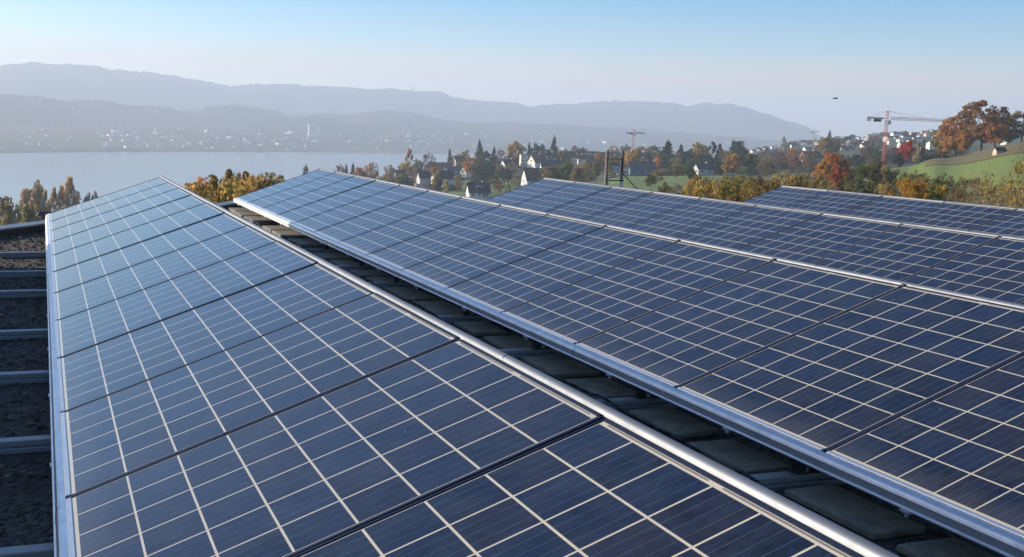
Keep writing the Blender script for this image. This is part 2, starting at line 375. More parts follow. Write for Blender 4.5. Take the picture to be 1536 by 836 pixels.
# ------------------------------------------------------------------ hills across the lake
def I(px, pts): return float(np.interp(px, [p[0] for p in pts], [p[1] for p in pts]))
SHORE = [(-800, 2600), (0, 3000), (600, 4000), (1000, 4700), (1300, 5200), (2000, 6000)]
TOWN = [(-800, 192), (0, 190), (250, 188), (450, 184), (620, 186), (800, 196), (1000, 204), (1200, 214), (2000, 235)]
MID = [(-800, 132), (-200, 138), (0, 142), (60, 145), (100, 150), (160, 152), (200, 159), (240, 161), (285, 170), (310, 159), (360, 160), (400, 165), (430, 177), (470, 170), (520, 172), (560, 167), (610, 169), (650, 178), (690, 184), (800, 185), (900, 191), (1000, 197), (1100, 207), (1230, 217), (2000, 238)]
MAIN = [(-800, 120), (-300, 115), (-100, 112), (0, 103), (40, 96), (100, 99), (150, 103), (200, 109), (250, 114), (300, 123), (340, 130), (400, 127), (440, 128), (500, 131), (570, 135), (612, 137), (650, 138), (675, 147), (700, 150), (740, 155), (770, 156), (785, 160), (830, 157), (880, 154), (910, 152), (950, 153), (1000, 156), (1020, 160), (1045, 156), (1080, 157), (1110, 163), (1150, 176), (1200, 193), (1225, 208), (1260, 222), (2000, 240)]
def farprof(px):
    d0 = I(px, SHORE)
    zt = zat(px, I(px, TOWN), d0+1150); zm = zat(px, I(px, MID), d0+1800); zM = zat(px, I(px, MAIN), d0+4200)
    D = [d0-500, d0, d0+60, d0+1150, d0+1800, d0+2500, d0+3300, d0+4200, d0+5300]
    Z = [-104, -101, -94, zt, zm, zm*.55-15, min(zM*.6, zm), zM, zM*.4-30]
    return D, Z
def farz(px, d): D, Z = farprof(px); return float(np.interp(d, D, Z))
vs, fs = [], []
cols = np.arange(-800, 2001, 2.5)
def subd(D):
    out = []
    for a, b, n in zip(D[:-1], D[1:], [1, 1, 16, 9, 6, 7, 12, 5]): out += list(np.linspace(a, b, n, endpoint=False))
    return out+[D[-1]]
for px in cols:
    D, Z = farprof(px)
    for d in subd(D):
        z = float(np.interp(d, D, Z)); x, y = xy(px, d)
        if z > -90:
            q = Vector((x, y, 0))
            amp = 1.0 if d > D[3] else .35
            amp *= .3+.9*math.exp(-((d-D[7])/260)**2)+.7*math.exp(-((d-D[4])/200)**2); z += .75*amp*(9*mnoise.noise(q*.013)+14*mnoise.noise(q*.006)+8*mnoise.noise(q*.045)+10*(max(0, mnoise.noise(q*.09)))**1.0)
        vs.append((x, y, z))
nk = len(subd(farprof(0)[0]))
for i in range(len(cols)-1):
    for j in range(nk-1): fs.append((i*nk+j, (i+1)*nk+j, (i+1)*nk+j+1, i*nk+j+1))
b_ = MB(); b_.add(vs, fs); struct(b_.build('hills', M['hill']))

# ------------------------------------------------------------------ haze
HZ = NT('haze_air'); HZ.t.nodes.remove(HZ.b)
pv = HZ.n('ShaderNodeVolumePrincipled'); pv.inputs['Density'].default_value = 1.85e-4; pv.inputs['Color'].default_value = (.74, .855, 1.0, 1); pv.inputs['Anisotropy'].default_value = .2
HZ.t.links.new(pv.outputs[0], HZ.t.nodes['Material Output'].inputs['Volume'])
hb = MB(); hb.box(-10700, 10700, -10700, 10700, -126, 352); hz = struct(hb.build('haze', HZ.m), 'stuff')

# ------------------------------------------------------------------ the building with the gravel roof
ZR = -.20
POLY = [(-9, -12.87), (0, .13), (.95, 1.58), (1.35, 1.25), (2.6, 3.2), (3.4, 4.4), (14, 3.4), (16, -27), (-12, -27), (-12, -17)]
def poly_prism(b, pts, z0, z1):
    n = len(pts)
    return b.add([(x, y, z0) for x, y in pts]+[(x, y, z1) for x, y in pts], [(i, (i+1) % n, n+(i+1) % n, n+i) for i in range(n)]+[tuple(reversed(range(n))), tuple(range(n, 2*n))])
bt = empty('flat_roofed_building', 'flat roofed building under the rows of solar panels, roof covered in gravel', 'building', (0, 0, 0))
pw = list(reversed(POLY))
b = MB(); poly_prism(b, pw, -11, -.32); b.build('wall', M['render'], bt)
b = MB(); poly_prism(b, pw, -.318, ZR); rf = b.build('roof', M['gravel'], bt)
# parapet with coping
b = MB(); c = MB()
cen = Vector((3, -12))
for i in range(len(POLY)):
    a, e_ = Vector(POLY[i]), Vector(POLY[(i+1) % len(POLY)]); d = (e_-a).normalized(); nrm = Vector((d.y, -d.x))
    if nrm.dot(cen-a) < 0: nrm = -nrm
    i0, i1 = a, e_
    def q4(bb, o0, o1, z0, z1, ext=0.):
        p = [i0-d*ext-nrm*o0, i1+d*ext-nrm*o0, i1+d*ext+nrm*o1, i0-d*ext+nrm*o1]
        bb.add([(x, y, z0) for x, y in p]+[(x, y, z1) for x, y in p], [(3, 2, 1, 0), (4, 5, 6, 7), (0, 1, 5, 4), (1, 2, 6, 5), (2, 3, 7, 6), (3, 0, 4, 7)])
    zt = -.112-.002*(i % 2)
    q4(b, .16, .0, -.6+.003*i, zt-.022, .0); q4(c, .20, .035, zt-.020, zt, .03)
b.build('parapet', M['steel_dark'], bt); c.build('coping', M['coping'], bt)
# loose stones scattered over the visible strip of gravel
rng = random.Random(5)
b = MB()
def stone(b, x, y, z, r):
    v = []
    for (a, e__) in [(0, 0), (1.26, 0), (2.51, 0), (3.77, 0), (5.03, 0)]:
        v.append((x+r*math.cos(a)*rng.uniform(.7, 1.2), y+r*math.sin(a)*rng.uniform(.7, 1.2), z+r*rng.uniform(-.1, .2)))
    v.append((x, y, z+r*rng.uniform(.5, .9)))
    b.add(v, [(0, 1, 5), (1, 2, 5), (2, 3, 5), (3, 4, 5), (4, 0, 5)])
for _ in range(9000):
    x, y = (rng.uniform(-1.0, .25), rng.uniform(-11.5, .0)) if rng.random() < .6 else (rng.uniform(1.6, 3.2), rng.uniform(-12, 3.0))
    stone(b, x, y, ZR, rng.uniform(.008, .019))
struct(b.build('loose_gravel', M['gravel']), 'stuff')

rng = random.Random(9); b = MB()
for _ in range(420):
    x, y = (rng.uniform(-1.0, .1), rng.uniform(-11, -.2)) if rng.random() < .55 else (rng.uniform(1.8, 3.0), rng.uniform(-11, 3)); a = rng.uniform(0, 6.28); r = rng.uniform(.012, .03); z = ZR+.017
    b.add([(x+r*math.cos(a), y+r*math.sin(a), z+rng.uniform(0, .012)), (x-r*.5*math.sin(a), y+r*.5*math.cos(a), z), (x-r*math.cos(a), y-r*math.sin(a), z+rng.uniform(0, .012)), (x+r*.5*math.sin(a), y-r*.5*math.cos(a), z+.004)], [(0, 1, 2, 3)])
M['dead_leaf'] = simple('dead_leaves', (.30, .17, .07), (.14, .08, .04), scale=30, rough=.8)
struct(b.build('fallen_leaves', M['dead_leaf']), 'stuff')
# ------------------------------------------------------------------ solar rows
TAU, W = .337285, 1.297
ORD = ['first', 'second', 'third', 'fourth', 'fifth', 'sixth', 'seventh', 'eighth', 'ninth', 'tenth', 'eleventh', 'twelfth', 'thirteenth', 'fourteenth', 'fifteenth', 'sixteenth']
ROWS = [(-2.605, -2.05, 9, 'row hidden left of the picture'), (0, 0, 14, 'leftmost row'), (2.6047, 2.809, 15, 'second row from the left'), (5.4191, .8731, 13, 'third row from the left'), (8.4747, -.4932, 10, 'far right row')]
glass = MB(); glass.box(0, W, -.987, -.013, -.006, 0); me_glass = glass.mesh('glass', M['cells'])
s1 = MB(); s1.box(-.001, W+.001, -.0105, -.0003, -.03, .0022); me_s1 = s1.mesh('edge_seal', M['seal'])
s2 = MB(); s2.box(-.001, W+.001, -.9997, -.9895, -.03, .0022); me_s2 = s2.mesh('edge_seal', M['seal'])
s3 = MB(); s3.prism([(-.012, -.004), (.0035, -.004), (.0035, .003), (-.010, .0045), (-.012, .003)], -.986, -.014); me_s3 = s3.mesh('bottom_lip', M['alu'])
s4 = MB(); s4.prism([(W-.0035, -.006), (W+.006, -.006), (W+.006, .0035), (W-.0035, .003)], -.9855, -.0145); me_s4 = s4.mesh('top_lip', M['seal'])
s5 = MB(); s5.box(.02, W-.02, -.98, -.02, -.034, -.0265); me_s5 = s5.mesh('backsheet', M['alu_dull'])
proto = None
rng = random.Random(11)
for r_, (x0, y0, n, nm) in enumerate(ROWS):
    for i in range(n):
        lab = f'blue solar panel, {ORD[i]} from the far end of the {nm}'
        if proto is None:
            p_ = empty('solar_panel', lab, 'solar panel', group='solar panels in tilted rows on the roof')
            for nm_, me in (('glass', me_glass), ('edge_seal', me_s1), ('edge_seal', me_s2), ('bottom_lip', me_s3), ('top_lip', me_s4), ('backsheet', me_s5)): link(nm_, me, p_)
            proto = p_; pk = kids(p_)
        else:
            p_ = proto.copy(); COL.objects.link(p_); p_['label'] = lab
            for ch in pk:
                c_ = ch.copy(); COL.objects.link(c_); c_.parent = p_
        p_.location = (x0, y0-i, rng.uniform(-.0008, .0008)+.0)
        p_.rotation_euler = (R(rng.uniform(-.035, .035)), -TAU+R(rng.uniform(-.12, .12)), 0)
ct, st_ = math.cos(TAU), math.sin(TAU)
for r_, (x0, y0, n, nm) in enumerate(ROWS):
    ya, yb = y0+.012, y0-n
    # lower rail: rounded nose and upright face
    e0 = empty('lower_mounting_rail', f'long aluminium rail along the low edge of the {nm}', 'mounting rail', (x0, 0, 0), group='aluminium rails along the panel rows')
    def loc(s, h): return (s*ct-h*st_, s*st_+h*ct)
    prof = [loc(-.0125, -.03), loc(-.0125, .001), loc(-.032, .001), loc(-.038, -.001), loc(-.0425, -.006)]
    xl = prof[-1][0]; zl = prof[-1][1]
    prof += [(xl-.003, zl-.008), (xl-.0035, zl-.036), (xl-.010, zl-.039), (xl-.0105, zl-.044), (xl+.035, zl-.044), (xl+.035, zl-.034)]
    b = MB(); b.prism(prof, yb, ya); bevel(b.build('rail_profile', M['alu'], e0), .0012, 2)
    js = [k_ for k_ in range(4+r_, n, 5)]
    for k_ in js:
        b = MB(); b.prism([(px_*1.0-.0012, pz) for px_, pz in prof[2:8]]+[(xl+.01, zl-.038), (-.03, -.012)], y0-k_-.052, y0-k_-.048)
        b.build('joint', M['steel_dark'], e0)
    for k_ in range(n):
        if r_ in (1, 2, 3):
            b = MB(); b.box(xl-.016, xl+.012, y0-k_-.47, y0-k_-.43, zl-.052, zl-.0445); b.tube((xl-.004, y0-k_-.45, zl-.066), (xl-.004, y0-k_-.45, zl-.052), .008, n=6); b.build('rail_clamp', M['alu'], e0)
    # upper rail: round tube with a dark groove
    e1 = empty('upper_mounting_rail', f'round-topped aluminium rail along the high edge of the {nm}', 'mounting rail', (x0, 0, 0), group='aluminium rails along the panel rows')
    cx_, ch_ = W+.028, -.005; rad = .0165
    pr = [loc(W+.0105, -.035), loc(W+.0105, -.001)]
    pr += [loc(cx_+rad*math.cos(t), ch_+rad*math.sin(t)) for t in np.linspace(math.pi*.82, -math.pi*.35, 14)]
    pr += [loc(cx_+.01, -.06)]
    b = MB(); b.prism(pr, yb, ya); o = b.build('rail_profile', M['alu_tube'], e1); o.data.shade_smooth()
    md = o.modifiers.new('edge', 'EDGE_SPLIT'); md.split_angle = R(28)
    for k_ in range(n if r_ > 1 else 0):       # small dark clips over each joint between panels
        b = MB(); a0 = loc(W+.004, .004); b.box(a0[0]-.004, a0[0]+.008, y0-k_-.009, y0-k_+.009, a0[1]-.003, a0[1]+(.001 if r_ < 2 else .008)); b.build('clip', M['steel_dark'], e1)
    for k_ in js:
        b = MB(); b.prism([loc(cx_+(rad+.001)*math.cos(t), ch_+(rad+.001)*math.sin(t)) for t in np.linspace(math.pi*.8, -math.pi*.3, 10)], y0-k_-.35, y0-k_-.346)
        b.build('joint', M['steel_dark'], e1)

# cross beams lying on the gravel, with brackets carrying the rails
BY = [-2.48, -3.80, -4.86, -6.45, -7.60, -8.80, -9.99, -11.2, -12.4]
for i, y in enumerate(BY):
    e0 = empty('cross_beam', f'grey metal beam lying on the gravel under the panels, {ORD[i]} from the far roof edge', 'beam', (0, y, 0), group='metal beams across the roof')
    b = MB(); xa, xb = -3.1, 11.5
    b.add([(xa, -.045, ZR), (xb, -.045, ZR), (xb, .045, ZR), (xa, .045, ZR), (xa, -.045, -.176), (xb, -.045, -.176), (xb, .045, -.176), (xa, .045, -.176)], [(3, 2, 1, 0), (4, 5, 6, 7), (0, 1, 5, 4), (1, 2, 6, 5), (2, 3, 7, 6), (3, 0, 4, 7)])
    b.add([(xa, -.030, -.1755), (xb, -.030, -.1755), (xb, .032, -.1755), (xa, .032, -.1755), (xa, -.030, -.150), (xb, -.030, -.150), (xb, .032, -.150), (xa, .032, -.150)], [(3, 2, 1, 0), (4, 5, 6, 7), (0, 1, 5, 4), (1, 2, 6, 5), (2, 3, 7, 6), (3, 0, 4, 7)])
    bevel(b.build('beam_profile', M['galv'], e0), .004, 2)
    for r_, (x0, y0, n, nm) in enumerate(ROWS):
        if y > y0 or y < y0-n: continue
        b = MB()
        b.box(x0+.03, x0+.065, -.02, .02, -.1495, -.03); b.box(x0+.11, x0+.135, -.02, .02, -.1495, .0); b.box(x0+.02, x0+.15, -.026, .026, -.1496, -.142)
        b.build('bracket', M['steel_dark'], e0)
        b = MB(); xh, zh = x0+(W-.12)*ct, (W-.12)*st_-.04
        b.box(xh-.02, xh+.02, -.02, .02, -.1495, zh); b.build('strut', M['galv'], e0)

# concrete ballast slabs between and over the beams
rng = random.Random(3)
def slab(x, y, sx, sy, z0, h, lab):
    b = MB(); b.box(-sx/2, sx/2, -sy/2, sy/2, 0, h); o = b.build('paving_slab', M['paver']); o.location = (x, y, z0)
    o.rotation_euler = (R(rng.uniform(-.6, .6)), R(rng.uniform(-.6, .6)), R(rng.uniform(-1.5, 1.5))); bevel(o, .006, 2)
    return tag(o, lab, 'paving slab', 'concrete ballast slabs between the panel rows')
SL = [(2.72, 2.42, .5, .62), (2.70, 1.72, .5, .66), (2.70, .95, .5, .70), (2.70, -.32, .5, .55), (2.70, -.93, .5, .55), (2.70, -1.85, .5, .62)]
for i, (x, y, sx, sy) in enumerate(SL): slab(x, y, sx, sy, ZR+.005, .055, f'sunlit sandy concrete slab beside the low rail, {ORD[i]} from the roof edge')
kk = 0
for a, c_ in zip(BY[:-1], BY[1:]):
    mid = (a+c_)/2; ln = (a-c_-.13)/2
    for q in (1, -1):
        slab(2.62+rng.uniform(-.03, .03), mid+q*(ln/2+.004), .25+rng.uniform(-.03, .03), ln-.08-rng.uniform(0, .05), ZR+.004, .026, f'shaded concrete slab between the beams, {ORD[kk]} counting towards the viewer'); kk += 1
b = MB(); b.box(-.05, .05, -.04, .04, 0, .012); b.tube((0, 0, .012), (0, 0, .02), .03, .025); o = b.build('drain_cover', M['paver']); o.location = (2.30, -2.75, ZR+.03)
tag(o, 'small pale stone lying on the gravel beside the top rail of the leftmost row', 'stone')

for k_, (xc, ph_) in enumerate(((2.43, 0.), (2.83, 1.7))):
    pts = [Vector((xc+.035*math.sin(y*1.9+ph_)+.02*math.sin(y*5.1), y, ZR+.024+.012*(1+math.sin(y*2.7+ph_))+(.05 if k_ == 0 and False else 0))) for y in np.arange(-12.6, 2.6, .12)]
    pts = [Vector((p.x, p.y, max(p.z, max([-.139 if abs(p.y-q) < .13 else -1 for q in BY])))) for p in pts]
    b = MB()
    for p, q in zip(pts[:-1], pts[1:]): b.tube(p, q, .007, n=6)
    tag(b.build('power_cable', M['tyre'], None, True), ['black cable lying along the gap nearest the leftmost row', 'black cable running beneath the low rail of the second row'][k_], 'cable')
# a brown vent cowl on the coping behind the far corner
e0 = empty('roof_vent', 'low brown metal roof vent beyond the coping at the far left corner', 'vent', (-.02, 1.0, -.32))
b = MB(); b.box(-.06, .06, -.06, .06, 0, .21); b.build('duct', M['brownmetal'], e0)
b = MB(); b.add([(-.13, -.09, .21), (.13, -.09, .21), (.13, .09, .21), (-.13, .09, .21), (-.09, 0, .26), (.09, 0, .26)], [(3, 2, 1, 0), (0, 1, 5, 4), (2, 3, 4, 5), (1, 2, 5), (3, 0, 4)]); b.build('cowl', M['brownmetal'], e0)

# ------------------------------------------------------------------ trees
def leaf_mesh(name, cen, rad, n, size, rs, drop=None):
    """n leaf faces; cen: list of clump centres, rad: clump radii"""
    cen = np.array(cen); rad = np.array(rad); k = rs.randint(0, len(cen), n)
    d = rs.normal(size=(n, 3)); d /= np.linalg.norm(d, axis=1)[:, None]
    rr_ = rad[k]*(rs.uniform(.35, 1.08, n)**.5)
    p = cen[k]+d*rr_[:, None]*np.array([1, 1, .8])
    a = rs.normal(size=(n, 3)); a[:, 2] *= .6; a /= np.linalg.norm(a, axis=1)[:, None]
    c = np.cross(a, rs.normal(size=(n, 3))); c /= np.linalg.norm(c, axis=1)[:, None]
    s = size*rs.uniform(.6, 1.5, n)[:, None]
    v = np.stack([p-a*s, p+c*s*.5, p+a*s, p-c*s*.55], 1).reshape(-1, 3)
    me = bpy.data.meshes.new(name)
    v[:, 2] = 1-(1-v[:, 2])*1.0; zt_ = np.percentile(v[:, 2], 99.4); v[:, 2] *= 1/zt_
    me.vertices.add(4*n); me.vertices.foreach_set('co', v.ravel()); me.loops.add(4*n); me.loops.foreach_set('vertex_index', np.arange(4*n))
    me.polygons.add(n); me.polygons.foreach_set('loop_start', np.arange(n)*4); me.polygons.foreach_set('loop_total', np.full(n, 4))
    at = me.attributes.new('leafvar', 'FLOAT', 'FACE'); cv = rs.uniform(0, 1, len(cen))
    at.data.foreach_set('value', np.clip(.55*cv[k]+.45*rs.uniform(0, 1, n), 0, 1))
    me.materials.append(M['leaf']); me.update(calc_edges=True); return me

def trunk_mesh(name, rs, top=.8, n=7, spread=.3, r=.02, twigs=0, mat='bark'):
    b = MB(); b.tube((0, 0, -.03), (0, 0, .35), r, r*.72, 7); b.tube((0, 0, .35), (.01, .0, top), r*.72, r*.15, 6)
    for i in range(n):
        a = rs.uniform(0, 6.28); z = rs.uniform(.22, .6); l = rs.uniform(.6, 1)*spread
        e1 = Vector((math.cos(a)*l, math.sin(a)*l, z+rs.uniform(.12, .35))); md = Vector((0, 0, z)).lerp(e1, .5)+Vector((0, 0, -.03))
        b.tube((0, 0, z), md, r*.45, r*.3, 5); b.tube(md, e1, r*.3, r*.08, 5)
        for t in range(twigs):
            q = md.lerp(e1, rs.uniform(0, 1)); e2 = q+Vector(rs.normal(size=3)*.09)+Vector((0, 0, .09)); b.tube(q, e2, r*.12, r*.04, 3)
            for _ in range(2): b.tube(q.lerp(e2, .6), e2+Vector(rs.normal(size=3)*.045), r*.06, r*.03, 3)
    return b.mesh(name, M[mat])

def kinds():
    K = {}
    def reg(k, crown, trunk): K.setdefault(k, []).append((crown, trunk))
    for s in range(5):
        rs = np.random.RandomState(100+s); c = []; r = []
        for i in range(75):
            d = rs.normal(size=3); d /= np.linalg.norm(d); q = rs.uniform(.3, 1)**.6
            c.append(np.array([0, 0, .60])+d*np.array([.37, .37, .32])*q+rs.normal(size=3)*.03); r.append(rs.uniform(.045, .10))
        reg('broad', leaf_mesh('broad_crown', c, r, 4800, .026, rs), trunk_mesh('trunk', rs))
    for s in range(3):      # large oak-like, fine leaves
        rs = np.random.RandomState(150+s); c = []; r = []
        for i in range(170):
            d = rs.normal(size=3); d /= np.linalg.norm(d); q = rs.uniform(.35, 1)**.5
            c.append(np.array([0, 0, .56])+d*np.array([.42, .42, .39])*q); r.append(rs.uniform(.03, .075))
        reg('oak', leaf_mesh('oak_crown', c, r, 15000, .015, rs), trunk_mesh('trunk', rs, n=12, spread=.36, r=.024))
    for s in range(2):
        rs = np.random.RandomState(200+s); c = []; r = []
        for i in range(30):
            z = rs.uniform(.1, .96); a = rs.uniform(0, 6.28); q = .42*math.sin(min(1, (1.02-z)*1.7)*1.57)*rs.uniform(.3, 1)
            c.append((q*math.cos(a), q*math.sin(a), z)); r.append(rs.uniform(.06, .11))
        reg('poplar', leaf_mesh('poplar_crown', c, np.array(r), 3600, .024, rs), trunk_mesh('trunk', rs, spread=.12))
    for s in range(3):
        rs = np.random.RandomState(300+s); c = []; r = []
        for lv in range(17):
            z = .08+.9*lv/17; R_ = .46*(1-z)**.85*rs.uniform(.8, 1.1); nb = max(3, int(9*(1-z)+3))
            for i in range(nb):
                a = rs.uniform(0, 6.28)
                for t in (.25, .5, .75, 1.0): c.append((R_*t*math.cos(a), R_*t*math.sin(a), z-.05*t)); r.append(.035+.02*(1-z))
        c.append((0, 0, .97)); r.append(.02)
        reg('conifer', leaf_mesh('conifer_crown', c, r, 5200, .022, rs), trunk_mesh('trunk', rs, top=.97, n=0, r=.016))
    for s in range(4):      # thinly leaved autumn tree, twigs showing
        rs = np.random.RandomState(400+s); c = []; r = []
        for i in range(60):
            d = rs.normal(size=3); d /= np.linalg.norm(d)
            c.append(np.array([0, 0, .58])+d*np.array([.40, .40, .36])*rs.uniform(.2, 1)**.5); r.append(rs.uniform(.04, .09))
        reg('sparse', leaf_mesh('sparse_crown', c, r, 3000, .021, rs), trunk_mesh('trunk', rs, n=14, spread=.4, r=.014, twigs=7, mat='bark_pale'))
    for s in range(4):      # shrub, leafy to the ground
        rs = np.random.RandomState(500+s); c = []; r = []
        for i in range(60):
            d = rs.normal(size=3); d /= np.linalg.norm(d)
            c.append(np.array([0, 0, .45])+d*np.array([.42, .42, .42])*rs.uniform(.1, 1)**.5); r.append(rs.uniform(.06, .14))
        reg('bush', leaf_mesh('bush_crown', c, r, 5600, .026, rs), trunk_mesh('stem', rs, n=9, r=.012, twigs=3, mat='bark_pale'))
    for s in range(2):      # near shrub with fine leaves and many bare twigs
        rs = np.random.RandomState(600+s); c = []; r = []
        for i in range(130):
            d = rs.normal(size=3); d /= np.linalg.norm(d)
            d /= np.abs(d).max()**.6; c.append(np.array([0, 0, .66])+d*np.array([.44, .44, .27])*rs.uniform(.05, 1)**.45); r.append(rs.uniform(.03, .07))
        reg('twiggy', leaf_mesh('thin_crown', c, r, 3400, .009, rs), trunk_mesh('stem', rs, n=34, spread=.46, r=.008, twigs=18, mat='bark_pale'))
        reg('near', leaf_mesh('twiggy_crown', c, r, 9000, .013, rs), trunk_mesh('stem', rs, n=26, spread=.46, r=.009, twigs=16, mat='bark_pale'))
    return K
KD = kinds()
COLR = {'rust': (.24, .12, .042), 'copper': (.24, .095, .035), 'orange': (.36, .19, .05), 'yellow': (.40, .26, .05), 'gold': (.60, .45, .20), 'olive': (.115, .108, .034), 'green': (.055, .085, .022), 'dark': (.028, .048, .024),
        'brown': (.155, .12, .052), 'red': (.42, .07, .03), 'ochre': (.22, .16, .048), 'grey': (.13, .11, .085), 'bluegreen': (.03, .052, .038), 'mauve': (.15, .09, .07)}
CN = {'rust': 'rust-brown', 'copper': 'copper-red', 'orange': 'orange', 'yellow': 'golden yellow', 'gold': 'pale gold', 'olive': 'olive-green', 'green': 'green', 'dark': 'dark green', 'brown': 'brown', 'red': 'bright red', 'ochre': 'ochre', 'grey': 'grey-brown', 'bluegreen': 'blue-green', 'mauve': 'mauve-brown'}
KN = {'broad': 'leafy tree', 'oak': 'broad old tree', 'poplar': 'slender upright tree', 'conifer': 'pointed conifer', 'sparse': 'thinly leaved tree', 'bush': 'dense bush', 'near': 'twiggy shrub', 'twiggy': 'half-bare shrub'}
NN = {'broad': 'leafy_tree', 'oak': 'oak_tree', 'poplar': 'poplar_tree', 'conifer': 'conifer_tree', 'sparse': 'autumn_tree', 'bush': 'bush', 'near': 'shrub', 'twiggy': 'shrub'}
trng = random.Random(77); USED = {}
def tree(px, top, d, wpx, kind, col, place=None, label=None, group=None, base=None, deep=1.0):
    x, y = xy(px, d); z0 = ground(x, y) if base is None else base; zt = zat(px, top, d); h = max(zt-z0, 1.2)*1.02
    wd = max(.6, wpx*d/FPX)
    if kind in ('near', 'sparse', 'bush', 'twiggy'): wd = max(wd, (.55 if kind == 'near' else .45)*h)
    if kind == 'poplar' and d < 500: wd *= 1.9
    if kind == 'conifer': wd *= 1.35
    cr_, tr_ = trng.choice(KD[kind])
    lab = label or f'{CN[col]} {KN[kind]} {place}'
    cat = 'bush' if kind in ('bush', 'near', 'twiggy') else 'tree'
    e0 = empty(NN[kind], lab, cat, (x, y, z0), trng.uniform(0, 6.28), group or 'trees and bushes on the slopes around the village')
    f = 1.12
    e0.scale = (wd*f, wd*f*deep, h)
    t = link('trunk', tr_, e0); c = link('crown', cr_, e0)
    j = trng.uniform(.85, 1.2); q = COLR[col]; g_f = min(2.1, .62/max(q)); q = tuple(v_*g_f for v_ in q); c.color = (q[0]*j*trng.uniform(.93, 1.07), q[1]*j*trng.uniform(.93, 1.07), q[2]*j, 1)
    if lab in USED and not group: USED[lab] += 1
    USED[lab] = USED.get(lab, 1)
    return e0

